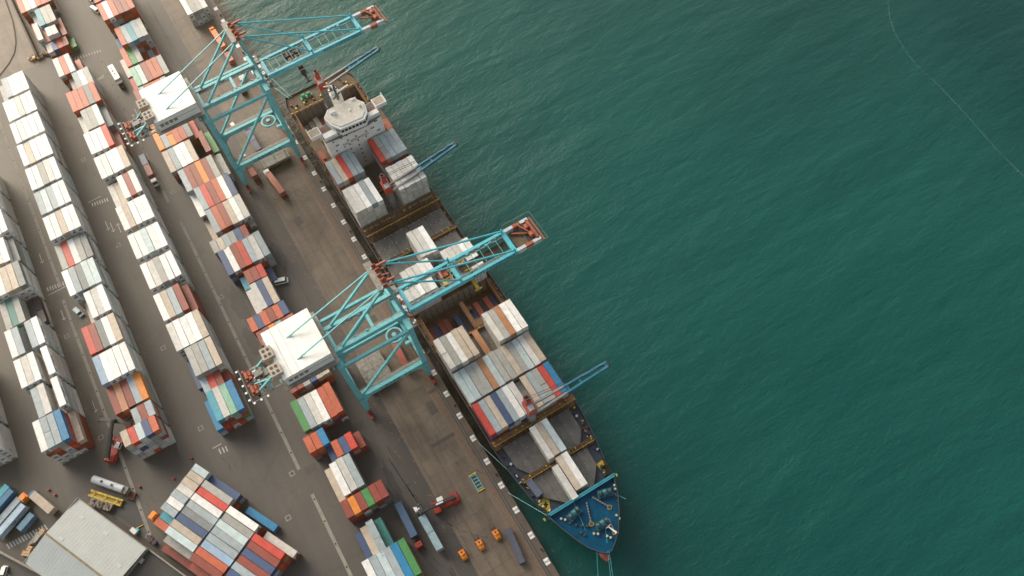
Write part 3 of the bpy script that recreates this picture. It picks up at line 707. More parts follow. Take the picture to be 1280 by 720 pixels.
# hull: port and starboard outline at deck level and at the waterline
deckP = [(-277, 22.5), (-272, 21.0), (-230, 20.7), (-150, 20.6), (-98, 20.7), (-90, 21.2), (-84, 21.9), (-77, 22.8), (-69.3, 24.0), (-64, 25.5), (-59, 27.3), (-54.5, 29.4), (-51.6, 31.6), (-50.0, 33.6)]
deckS = [(-277, 50.2), (-272, 51.8), (-230, 52.2), (-150, 52.2), (-98, 52.0), (-90, 51.5), (-84, 50.6), (-77, 49.4), (-69.3, 48.0), (-64, 46.0), (-59, 43.3), (-54.5, 40.0), (-51.6, 36.9), (-50.0, 34.4)]
watP = [(-273, 27), (-268, 23.5), (-230, 20.9), (-150, 20.8), (-104, 20.9), (-97, 22.0), (-90, 23.6), (-83, 25.6), (-76, 27.8), (-70, 29.8), (-65, 31.4), (-60, 32.9), (-57, 33.6), (-55.5, 33.9)]
watS = [(x, 68.0 + .6 - y + 4.4) for x, y in watP]
def zd(x): return 3.0 if x < -70 else 7.6
hull = MB()
for D_, Wt, sgn in ((deckP, watP, 1), (deckS, watS, -1)):
    for i in range(len(D_) - 1):
        a, b, c, d = D_[i], D_[i + 1], Wt[i + 1], Wt[i]
        za, zb = (4.0 if a[0] < -70 else 8.4), (4.0 if b[0] < -70 else 8.4)
        if a[0] < -70 <= b[0]: zb = 8.4
        q = [(a[0], a[1], za), (b[0], b[1], zb), (c[0], c[1], -7), (d[0], d[1], -7)]
        hull.quad(q if sgn > 0 else q[::-1], 0)
hull.quad([(-277, 22.5, 4), (-273, 27, -7), (-273, 46, -7), (-277, 50.2, 4)], 0)
hull.quad([(-50, 33.6, 8.4), (-50, 34.4, 8.4), (-55.5, 39.1, -7), (-55.5, 33.9, -7)], 0)
S('hull', hull, M_HULL)
for D_ in (deckP, deckS):
    bw = MB()
    for a, b in zip(D_[:-1], D_[1:]):
        za = 4.0 if b[0] < -69 else 8.45
        bw.beam((a[0], a[1], za), (b[0], b[1], za), .28, .5)
    S('gunwale', bw, M_DECKB)
def outline(x0, x1, ins=.15):
    def at(D_, x):
        for (xa, ya), (xb, yb) in zip(D_, D_[1:]):
            if xa <= x <= xb: return ya + (yb - ya) * (x - xa) / (xb - xa)
    xs = [x0] + [p[0] for p in deckP if x0 < p[0] < x1] + [x1]
    return [(x, at(deckP, x) + ins) for x in xs] + [(x, at(deckS, x) - ins) for x in xs[::-1]]
S('aft_deck', MB().prism(outline(-276.9, -266.6), 2.4, 3.2), M_DECK)
S('main_deck', MB().prism(outline(-243, -155.5), 2.4, 3.0), M_DECK)
S('main_deck', MB().prism(outline(-138.5, -98), 2.4, 3.0), M_DECK)
S('fore_deck', MB().prism(outline(-98, -69.2), 2.4, 3.0), M_DECKB)
fox = S('forecastle_deck', MB().prism(outline(-69.1, -50.05), 6.2, 7.6), M_FOX)
# side decks and walls round the two open holds
def open_hold(x0, x1, ya, yb, zf):
    m_ = MB().box(x0, x1, 20.9, ya, 2.4, 3.2).box(x0, x1, yb, 51.9, 2.4, 3.2)
    m_.box(x0, x1, ya - .25, ya, 3.2, 5.2).box(x0, x1, yb, yb + .25, 3.2, 5.2).box(x0, x1, ya - .6, yb + .6, zf - .3, zf)
    m_.box(x0 - .3, x0, ya, yb, zf, 4.6).box(x1, x1 + .3, ya, yb, zf, 4.6).box(x0, x1, ya - .9, ya - .25, zf, 2.4).box(x0, x1, yb + .25, yb + .9, zf, 2.4)
    h = S('open_hold', m_, M_BROWN)
    pm = MB().box(0, .12, -1.05, 1.05, zf + .2, 4.3).mesh('bulkhead_panel', M_CONC)
    n = int((yb - ya) / 2.25)
    for i in range(n): link('bulkhead_panel', pm, h, (x0 + .02, ya + (i + .5) * (yb - ya) / n, 0))
    g = MB()
    for i in range(n + 1):
        y = ya + i * (yb - ya) / n; g.box(x0 + .15, x0 + .45, y - .1, y + .1, zf, 4.4)
    g.build('cell_guides', M_BROWN, h)
    return h
h1 = open_hold(-155.2, -138.8, 22.8, 49.9, -4.0); h2 = open_hold(-266.3, -243.5, 22.6, 50.0, -4.0)
S('hold_block', MB().box(-151.5, -139.5, 37.0, 38.6, -3.9, 4.2).box(-142.5, -139.5, 38.6, 41.4, -3.9, 4.0).box(-150, -148.4, 39.0, 40.5, -2, 1.2), M_BROWN, h1)
m_ = MB()
for i, cc in enumerate([0, 0, 1, 1, 1, 2, 2]):
    m_.box(-263.5, -251.4, 23.4 + i * 2.3, 25.5 + i * 2.3, -3.95, -1.4 + (i % 3) * .9, [0, 0, 0, 2, 1, 1, 2][i])
m_.box(-264, -252, 41.5, 43.6, -3.9, 1.2, 2); m_.box(-264, -252, 43.8, 46, -3.9, 1.2, 2); m_.box(-264, -252, 46.2, 48.4, -3.9, 0.6, 2)
S('stowed_boxes', m_, [M_CONC, mat('navy_paint', (.05, .07, .16)), mat('brick_paint', (.28, .07, .045))], h2)
# hatch covers, each a pontoon with twist-lock cones
cone_me = {}
def hatch(x0, x1, poly_or_y, z=4.5, npan=4, sq=True):
    ya, yb = poly_or_y; n = npan
    for i in range(n):
        a = ya + (yb - ya) * i / n + .06; b = ya + (yb - ya) * (i + 1) / n - .06
        key = (round(x1 - x0, 2), round(b - a, 2))
        if key not in cone_me:
            k = MB().box(0, key[0], 0, key[1], -1.3, 0)
            cone = MB(); nx = 2 if key[0] < 9 else 3
            for u in range(nx):
                for v in range(int(key[1] / 2.24) + 1):
                    cx = .5 + (key[0] - 1) * u / (nx - 1); cy = .5 + v * 2.2
                    if cy < key[1] - .2: cone.cbox(cx, cy, .09, .42, .36, .16)
            sea = MB().box(key[0] * .5 - .05, key[0] * .5 + .05, .1, key[1] - .1, .0, .05)
            cone_me[key] = (k.mesh('hatch_cover', M_HATCH), cone.mesh('twistlock_sockets', M_TANB), sea.mesh('hatch_seam', M_DARK))
        o = link('hatch_cover', cone_me[key][0], ship, (x0 + 160, a - 36.3, z)); link('twistlock_sockets', cone_me[key][1], o); link('hatch_seam', cone_me[key][2], o)
for a, b in ((-224.9, -212.3), (-209.6, -197.0), (-191.0, -181.2), (-179.0, -168.4), (-167.8, -159.6), (-124.9, -112.2), (-112.0, -99.4)): hatch(a, b, (21.9, 50.9))
hatch(-137.6, -125.1, (21.9, 50.9))
# forward hatches taper with the bow
def tapered(x0, x1, ya0, ya1, yb0, yb1, ch):
    base = S('hatch_cover', MB().prism([(x0, ya0), (x1 - ch, ya0 + .3), (x1, ya1), (x1, yb1), (x1 - ch, yb0 - .3), (x0, yb0)], 3.0, 4.5), M_HATCH)
    s = MB()
    for i in range(1, 5):
        y = ya0 + (yb0 - ya0) * i / 5; s.box(x0 + .2, x1 - .2, y - .05, y + .05, 4.46, 4.56)
    s.build('hatch_seam', M_DARK, base)
    c = MB()
    for u in range(4):
        for v in range(9):
            x = x0 + .6 + (x1 - x0 - 1.2) * u / 3; y = ya0 + 1 + (yb0 - ya0 - 2) * v / 8
            t = (x - x0) / (x1 - x0); 
            if y > ya0 + (ya1 - ya0) * t + .4 and y < yb0 + (yb1 - yb0) * t - .4: c.cbox(x, y, 4.58, .42, .36, .16)
    c.build('twistlock_sockets', M_CONC, base)
tapered(-96.8, -84.4, 23.6, 26.6, 48.6, 45.6, 4); tapered(-82.3, -70.4, 25.9, 31.5, 46.4, 41.5, 5.5)
# lashing bridges: open lattices of posts and rails
def lashing(x0, x1, z1, nr=3, M=M_DKBRN, y0=21.0, y1=51.8, pitch=2.24, fence=M_YEL):
    o = S('lashing_bridge', MB().box(x0, x1, y0, y1, 3.0, 3.4).box(x0 + .2, x0 + 1.1, y0, y1, z1 - .15, z1).box(x1 - 1.0, x1 - .1, y0, y1, z1 - .15, z1), M)
    p = MB(); n = int((y1 - y0) / pitch)
    for i in range(n + 1):
        y = y0 + .1 + i * (y1 - y0 - .2) / n
        for x in (x0 + .15, x1 - .15): p.box(x - .12, x + .12, y - .12, y + .12, 3.4, z1)
        p.beam((x0 + .1, y, z1), (x1 - .1, y, z1), .16)
        if i < n and i % 3 == 1: p.beam((x1 - .15, y, 3.4), (x1 - .15, y0 + .1 + (i + 1) * (y1 - y0 - .2) / n, z1), .14)
    p.build('posts', M, o)
    r = MB()
    for k in range(nr):
        z = 3.4 + (z1 - 3.4) * (k + 1) / nr
        for x in (x0 + .15, x1 - .15): r.box(x - .07, x + .07, y0, y1, z + .03, z + .15)
        xm = x0 + (x1 - x0) * (k + .5) / nr; r.box(xm - .08, xm + .08, y0, y1, z1 + .02, z1 + .14)
    r.build('rails', M_BROWN, o)
    f = MB()
    for i in range(n * 2):
        y = y0 + (i + .5) * (y1 - y0) / (2 * n)
        if (i * 7) % 5 < 3: f.box(x1 - .08, x1 + .08, y - .07, y + .07, z1 - .1, z1 + .95)
        if (i * 11) % 7 < 2: f.cbox(x0 + (x1 - x0) * .4, y, z1 + .25, .5, .35, .5)
    f.box(x1 - .04, x1 + .04, y0, y1, z1 + .85, z1 + .93).build('railing', fence, o)
    gr = MB(); k = 0
    while y0 + k * 1.12 < y1: gr.beam((x0 + .3, y0 + k * 1.12, z1 + .06), (x1 - .3, y0 + k * 1.12, z1 + .06), .14, .1); k += 1
    gr.build('cross_bars', M_BROWN, o)
    return o
lashing(-196.7, -191.6, 8.4, 4); lashing(-159.2, -155.6, 8.4, 4)
lashing(-99.2, -96.9, 7.6, 2, M_BROWN)
S('lashing_grating', MB().box(-99.0, -97.1, 21.2, 34.2, 7.62, 7.7).box(-99.0, -97.1, 38.2, 51.6, 7.62, 7.7), M_BROWN); lashing(-181.0, -179.2, 5.2, 1, M_DKBRN); lashing(-168.3, -167.9, 4.9, 1)
lashing(-84.2, -82.6, 5.4, 1, M_DKBRN, 23.0, 49.8); lashing(-212.2, -209.8, 5.4, 1); lashing(-138.6, -137.7, 5.4, 1)
lashing(-267.0, -266.2, 4.4, 1, M_BROWN); lashing(-70.2, -69.6, 4.4, 1, M_BROWN, 26.5, 46)
# blue breakwater in front of the forecastle
M_BRK = mat('breakwater_teal', (.02, .28, .36), .5)
S('breakwater', MB().box(-69.4, -69.0, 24.2, 48.4, 3.0, 9.3).box(-69.0, -68.4, 24.6, 48.0, 9.0, 9.15), M_BRK)
S('bulbous_bow', MB().cyl((-66, 33.9, -6.6), (-52.2, 33.9, -5.2), 2.2, 1.9, 14).cyl((-52.2, 33.9, -5.2), (-50.4, 33.9, -4.9), 1.9, 1.0, 14), M_BOOT)
# deck gear on the forecastle
M_HULLT = mat('drum_dark_teal', (.015, .14, .17), .5)
def windlass(cx, cy, a, M=None):
    m_ = MB().cbox(cx, cy, 8.2, 2.6, 4.6, .5, a)
    ca, sa = math.cos(a), math.sin(a)
    for k in (-1.5, 0, 1.5):
        x, y = cx - k * sa, cy + k * ca; m_.cyl((x - .5 * -sa * 0 - .45 * -sa, y - .45 * ca, 9.0), (x + .45 * -sa, y + .45 * ca, 9.0), .85, n=12)
    o = S('windlass', m_, mat('winch_dark_teal', (.01, .07, .09), .5))
    MB().cyl((cx, cy - .6, 9.0), (cx, cy + .6, 9.0), 1.0, n=12).build('drum', M_HULLT, o)
    return o
windlass(-65.4, 31.2, .25); windlass(-65.8, 42.6, -.3); windlass(-58.3, 36.8, 0)
for (xa, ya, xb, yb) in ((-66.2, 36.2, -60.2, 34.0), (-66.6, 38.8, -61.5, 41.5), (-58.4, 39.2, -54.3, 38.6)):
    m_ = MB().beam((xa, ya, 8.0), (xb, yb, 8.0), .26, .3)
    for k in range(7):
        t = k / 7; m_.cbox(xa + (xb - xa) * t, ya + (yb - ya) * t, 8.2, .42, .5, .3, math.atan2(yb - ya, xb - xa) + (k % 2) * .5)
    S('anchor_chain', m_, M_GREY)
    S('hawse_pipe', MB().cyl((xb, yb, 7.6), (xb, yb, 7.9), .75, n=12), M_YEL); S('hawse_hole', MB().cyl((xb, yb, 7.9), (xb, yb, 7.96), .58, n=12), M_DARK)
bm2 = MB().cyl((0, 0, 0), (0, 0, .9), .3, n=10).cyl((0, 0, .9), (0, 0, 1.05), .38, n=10).mesh('deck_bollard', mat('cream_bollard', (.45, .42, .28)))
bm3 = MB().cyl((0, 0, 0), (0, 0, .8), .38, n=10).mesh('deck_bollard', M_DARK)
for x, y in ((-66.2, 27.0), (-65.3, 27.9), (-57.2, 33.0), (-56.5, 34.0), (-57.0, 42.0), (-58.2, 41.8), (-53.6, 36.6), (-54.5, 36.0), (-66.3, 46.4), (-65.2, 46.0)): link('deck_bollard', bm2, ship, (x + 160, y - 36.3, 7.6))
for x, y in ((-63.8, 28.6), (-62.3, 29.9), (-61.2, 31.2), (-63.3, 45.2), (-61.8, 44.6), (-60.4, 44.1), (-59.5, 29.9), (-58.4, 30.4), (-60.2, 32.6)): link('deck_bollard', bm3, ship, (x + 160, y - 36.3, 7.6))
S('deck_lines', MB().beam((-68.5, 33, 7.62), (-59.5, 31.5, 7.62), .12, .05).beam((-66, 44, 7.62), (-61, 47.2, 7.62), .12, .05).beam((-59, 38, 7.62), (-53, 35, 7.62), .12, .05), M_TEALB)
S('foremast', MB().beam((-56.8, 37.8, 8.2), (-53.8, 38.9, 8.4), .4, .5).beam((-56.6, 37.0, 8.3), (-56.9, 38.8, 8.3), .3).beam((-54.0, 38.4, 8.3), (-53.6, 39.4, 8.3), .3), M_WHITE)
for y, a in ((24.9, -.42), (47.6, .1)):
    o = S('landing_mark', MB().cbox(-73.7 if y < 30 else -74.3, y + (.9 if y < 30 else 0), 3.06, 4.2, 2.4, .12, a), M_YEL)
    MB().cbox(-73.7 if y < 30 else -74.3, y + (.9 if y < 30 else 0), 3.16, 1.9, .5, .08, a).cbox(-73.7 if y < 30 else -74.3, y + (.9 if y < 30 else 0), 3.165, .5, 1.3, .08, a).build('emblem', M_BLACK, o)
M_LIME = mat('lime_paint', (.30, .38, .10))
S('fairlead', MB().cbox(-69.6, 22.9, 4.4, .9, .6, .6), M_LIME); S('fairlead', MB().cbox(-68.6, 48.7, 8.6, .9, .6, .6), M_LIME)
m_ = MB(); rr = random.Random(3)
for i in range(46):
    x = rr.uniform(-97, -71); side = rr.random() < .5
    lim = [p for p in (deckP if side else deckS)]
    y = None
    for (xa, ya), (xb, yb) in zip(lim, lim[1:]):
        if xa <= x <= xb: y = ya + (yb - ya) * (x - xa) / (xb - xa)
    y += rr.uniform(.6, 2.2) * (1 if side else -1)
    m_.cbox(x, y, 3.3 + rr.random() * .4, rr.uniform(.3, 1.0), rr.uniform(.3, .9), rr.uniform(.4, 1.2), rr.random(), rr.choice([0, 0, 1, 2, 3]))
S('deck_fittings', m_, [M_DARK, M_YEL, M_BROWN, M_GREYW], kind='stuff')
m_ = MB()
for i in range(150):
    x = rr.uniform(-275, -99); side = rr.random() < .5
    y = (21.2 if side else 51.5) + rr.uniform(-.2, .4)
    m_.cbox(x, y, 3.4, rr.uniform(.3, .9), rr.uniform(.25, .5), rr.uniform(.5, 1.3), 0, rr.choice([0, 0, 0, 2, 1, 2]))
S('side_deck_fittings', m_, [M_DARK, M_YEL, M_BROWN, M_GREYW], kind='stuff')
m_ = MB()
for i in range(22):
    m_.cyl((rr.uniform(-275.5, -268), rr.uniform(23, 49), 3.2), (0, 0, 0), .1) if False else m_.cbox(rr.uniform(-275, -268.5), rr.uniform(23, 49), 3.7, .7, .7, 1.0, rr.random(), rr.choice([0, 1, 1, 2]))
for i in range(30): m_.cbox(rr.uniform(-241, -236), rr.uniform(26, 48), rr.uniform(8, 12), rr.uniform(.4, 1.8), rr.uniform(.4, 1.8), rr.uniform(.4, 1.6), 0, rr.choice([0, 1, 2]))
S('stern_fittings', m_, [M_DARK, M_YEL, M_BROWN], kind='stuff')
S('green_winch', MB().cyl((-273.2, 28.6, 4.3), (-273.2, 30.2, 4.3), 1.0, n=12).cyl((-273.0, 31.0, 4.3), (-273.0, 32.6, 4.3), 1.0, n=12).box(-274, -272.2, 28, 33.2, 3.2, 3.7), M_GREEN)
m_ = MB()
for x in range(-276, -98, 2): m_.box(x - .04, x + .04, 20.75, 20.83, 4.2, 5.2).box(x - .04, x + .04, 52.0, 52.08, 4.2, 5.2)
m_.box(-276, -98, 20.76, 20.82, 5.1, 5.18).box(-276, -98, 52.01, 52.07, 5.1, 5.18).box(-276.9, -276.8, 23, 50, 5.1, 5.18)
S('deck_railing', m_, M_BROWN)
# accommodation block and bridge
acc = S('accommodation_block', MB().box(-233.8, -226.0, 25.2, 47.9, 3.0, 26.0), M_WHITE)
S('rear_block', MB().box(-238.6, -233.8, 29.5, 44.5, 3.0, 22.5), M_WHITE)
S('bridge_deck', MB().box(-233.6, -226.2, 25.4, 47.7, 26.0, 26.1), M_HATCH)
S('bridge_bulwark', MB().box(-228.9, -226.3, 25.3, 30.4, 26.0, 27.4), M_WHITE); S('bridge_bulwark', MB().box(-228.4, -226.3, 42.8, 47.8, 26.0, 27.4), M_WHITE)
S('deck_trim', MB().box(-232.5, -228.6, 26.2, 26.7, 26.1, 27.0), M_RED); S('deck_trim', MB().box(-231.5, -227.6, 46.2, 46.7, 26.1, 27.0), M_RED)
wm = MB().box(-.03, .05, -.32, .32, -.32, .32).mesh('window', M_GLASS)
for k, z in enumerate((24.2, 21.6, 19.0, 16.4, 13.8, 11.2, 8.6, 6.2)):
    for y in ((28.2, 28.9, 33.0, 36.4, 40.6, 43.0, 43.8) if k % 2 else (27.6, 31.0, 33.2, 36.6, 40.0, 45.0, 45.7)):
        link('window', wm, acc, (-226.0 + 0, y, z))
wp = MB()
lettering('NO SMOKING', 1.7, M_RED, acc, Matrix.Translation((-225.95, 36.0, 20.2)) @ Matrix(((0, 0, 1, 0), (1, 0, 0, 0), (0, 1, 0, 0), (0, 0, 0, 1))))
br = S('bridge', MB().prism([(-236.5, 31.5), (-233.6, 28.8), (-229.2, 29.6), (-225.2, 31.8), (-224.4, 41.5), (-227.0, 43.8), (-231.8, 44.8), (-236.5, 42.0)], 26.0, 29.6), M_WHITE)
MB().prism([(-236.2, 32.0), (-233.4, 29.4), (-229.4, 30.2), (-226.0, 32.4), (-225.4, 41.0), (-227.6, 43.2), (-231.6, 44.2), (-236.2, 41.4)], 29.6, 30.0).build('monkey_island', mat('weathered_cream_deck', (.74, .68, .58), .6, noise=.12, scale=.8), br)
g = MB()
for (xa, ya, xb, yb) in ((-225.15, 31.6, -224.38, 41.7), (-228.8, 29.95, -225.5, 31.6), (-224.7, 41.9, -226.9, 43.6)):
    n = 7 if abs(yb - ya) > 5 else 3
    for i in range(n):
        t0, t1 = (i + .12) / n, (i + .88) / n
        g.beam((xa + (xb - xa) * t0 + .06, ya + (yb - ya) * t0, 28.2), (xa + (xb - xa) * t1 + .06, ya + (yb - ya) * t1, 28.2), .12, 1.1)
g.build('bridge_windows', M_GLASS, br)
S('front_gallery', MB().prism([(-230, 25.0), (-226, 25.0), (-225.2, 31), (-224.6, 42), (-226, 47.9), (-230, 47.9)], 25.3, 25.9), M_HATCH)
for (a, b, c_) in ((20.9, 25.4, 0), (47.9, 52.4, 1)):
    wg = S('bridge_wing', MB().box(-234.2, -229.0, a, b, 26.2, 26.6).box(-229.2, -228.9, a, b, 26.6, 28.0).box(-234.2, -229.2, a if not c_ else b - .25, a + .25 if not c_ else b, 26.6, 28.0), M_WHITE)
    MB().box(-233.9, -229.5, a + .4, b - .4, 26.6, 26.66).build('wing_deck', M_TANB, wg)
S('mast', MB().cyl((-238.5, 37.2, 30), (-238.5, 37.2, 38), .5, .3).beam((-238.5, 33.5, 35.5), (-238.5, 41, 35.5), .35).beam((-240.5, 37.2, 34), (-235.8, 37.2, 34), .5).beam((-237.6, 35.4, 32), (-239.8, 39.4, 32), .5), M_HATCH)
S('radar_scanner', MB().cbox(-236.4, 40.0, 36.2, .5, 4.6, .35, .2).cbox(-240, 35.6, 36.8, .4, 3.4, .3, -.4), M_WHITE)
S('funnel', MB().prism([(-247.0, 36.0), (-243.4, 35.4), (-242.4, 37.6), (-243.4, 39.8), (-247.0, 39.2)], 3.0, 28.0).prism([(-246.4, 36.5), (-243.8, 36.0), (-243.2, 37.6), (-243.8, 39.2), (-246.4, 38.7)], 28.0, 29.5), M_WHITE)
S('funnel_top', MB().cyl((-244.8, 36.9, 29.5), (-244.8, 36.9, 30.6), .5).cyl((-244.8, 38.3, 29.5), (-244.8, 38.3, 30.6), .5), M_DARK)
S('satellite_dome', MB().cyl((-232.8, 33.0, 30), (-232.8, 33.0, 31.6), .8, .5, 12), M_WHITE); S('satellite_dome', MB().cyl((-230.4, 42.6, 30), (-230.4, 42.6, 31.3), .6, .35, 12), M_WHITE)
S('roof_fittings', MB().cbox(-233.5, 32, 30.5, 1.2, .8, .8).cbox(-236.4, 42.6, 24, 2.0, 1.4, 3).cbox(-236.8, 31.4, 24.2, 2.4, 1.6, 3.6).cbox(-231, 38.6, 30.3, 1.0, .6, .6).cbox(-235, 42, 30.25, .7, 1.8, .5), M_WHITE)
S('engine_casing', MB().box(-243.4, -238.6, 30, 44, 3, 10).box(-249, -243.5, 34.6, 40.6, 3, 9), M_DECK)
lb = S('lifeboat', MB().prism([(-234, 22.0), (-232.8, 21.3), (-228.2, 21.3), (-227.0, 22.2), (-228.2, 23.6), (-232.8, 23.6)], 12.0, 14.4).prism([(-232.5, 21.8), (-228.6, 21.8), (-228.6, 23.2), (-232.5, 23.2)], 14.4, 15.2), M_ORUST)
S('lifeboat', MB().prism([(-234, 49.6), (-232.8, 49.0), (-228.2, 49.0), (-227.0, 50.0), (-228.2, 51.4), (-232.8, 51.4)], 12.0, 14.4), M_ORUST)
S('boat_platform', MB().box(-242, -226.5, 20.9, 25.2, 11.2, 11.8).box(-242, -226.5, 47.9, 52.0, 11.2, 11.8), M_DECK)
# the three deck cranes stand on the ship's centre line
M_JIB = mat('jib_blue_paint', (.008, .17, .27), .5, noise=.15); M_GREYD = mat('dull_grey_paint', (.24, .24, .24), .5, noise=.15); M_CRED = mat('crane_head_red', (.46, .06, .035), .5, noise=.2)
def deck_crane(x, y, tip, z0=3.0, red_len=9.5):
    o = S('deck_crane', MB().cyl((x, y, z0), (x, y, 15.5), 1.55, 1.35, 16).box(x - 1.5, x + 1.5, y - 1.5, y + 1.5, z0, 5.5), M_GREYD)
    hs = MB().prism([(x - 2.6, y - 1.4), (x + 1.8, y - 1.4), (x + 1.8, y + 1.5), (x - 2.6, y + 1.5)], 15.5, 19.2).prism([(x - 2.2, y - .9), (x - .2, y - .9), (x - .2, y + .9), (x - 2.2, y + .9)], 19.2, 23.0)
    hs.build('crane_house', M_CRED, o)
    MB().box(x - .2, x + 1.7, y - .85, y + .85, 19.2, 19.9).build('cab', M_GREYW, o)
    MB().cyl((x - 1.9, y - .6, 23.2), (x - 1.9, y + .6, 23.2), .55).cyl((x - .6, y - .6, 23.2), (x - .6, y + .6, 23.2), .4).build('sheaves', M_DARK, o)
    t = Vector(tip); a = Vector((x + .6, y + 1.3, 17.0)); d = (t - a); px = Vector((-d.y, d.x, 0)).normalized()
    j = MB()
    ja = MB()
    for s in (-1, 1):
        p0, p1 = a + px * s * 1.5, t + px * s * .75; pm = p0 + (p1 - p0) * .42; ja.beam(p0, pm, .7, .95); j.beam(pm, p1, .7, .95)
    ja.build('jib_foot', M_GREYD, o)
    for k in (.46, .62, .97): 
        c = a + d * k; wv = 1.5 - .75 * k; j.beam(c - px * wv, c + px * wv, .5, .6)
    j.build('jib', M_JIB, o)
    MB().cyl(t - px * .9, t + px * .9, .6).beam(t, t - Vector((0, 0, 2.2)), .35).build('jib_head', M_DARK, o)
    q = MB()
    for s in (-.4, .4): q.beam(Vector((x - 1, y, 23.1)) + px * s, t + px * s, .12)
    q.build('luffing_wire', M_DARK, o)
    return o
deck_crane(-98.6, 36.2, (-97.0, 64.2, 20.5)); deck_crane(-201.0, 36.2, (-202.0, 66.2, 20.5)); deck_crane(-262.0, 36.6, (-262.5, 63.6, 20.5))
m_ = MB()
for dy in (0, .5): m_.beam((-50.8, 33.7 + dy, 8.2), (-18, 17.6 + dy * 3, .5), .1)
m_.beam((-52.5, 31.0, 8.2), (-30, 17.8, .5), .1).beam((-68.8, 24.2, 8.0), (-84, 17.8, .6), .1).beam((-88, 21.6, 4), (-104, 17.8, .6), .1).beam((-276, 24, 4), (-300, 17.7, .6), .12).beam((-276, 25, 4), (-318, 17.7, .6), .12)
S('mooring_line', m_, M_TEAL)
sb = MB().build('x', M_DECKB) if False else None
o = container_mb(F20).mesh('x', P_OBJ)
bx = link('shipping_container', ME_C[F20], None, label='single slate blue short container on the port side of the ship fore deck', cat='container', group='stacked shipping containers')
bx.matrix_world = Matrix.Translation((-82.6, 24.9, 3.1)) @ Matrix.Rotation(.12, 4, 'Z'); bx.color = (.10, .12, .18, 1)
for s_ in (-.58, .58): q = link('door', ME_D[F20], bx, (0, s_, 0)); q.color = (.09, .11, .17, 1)

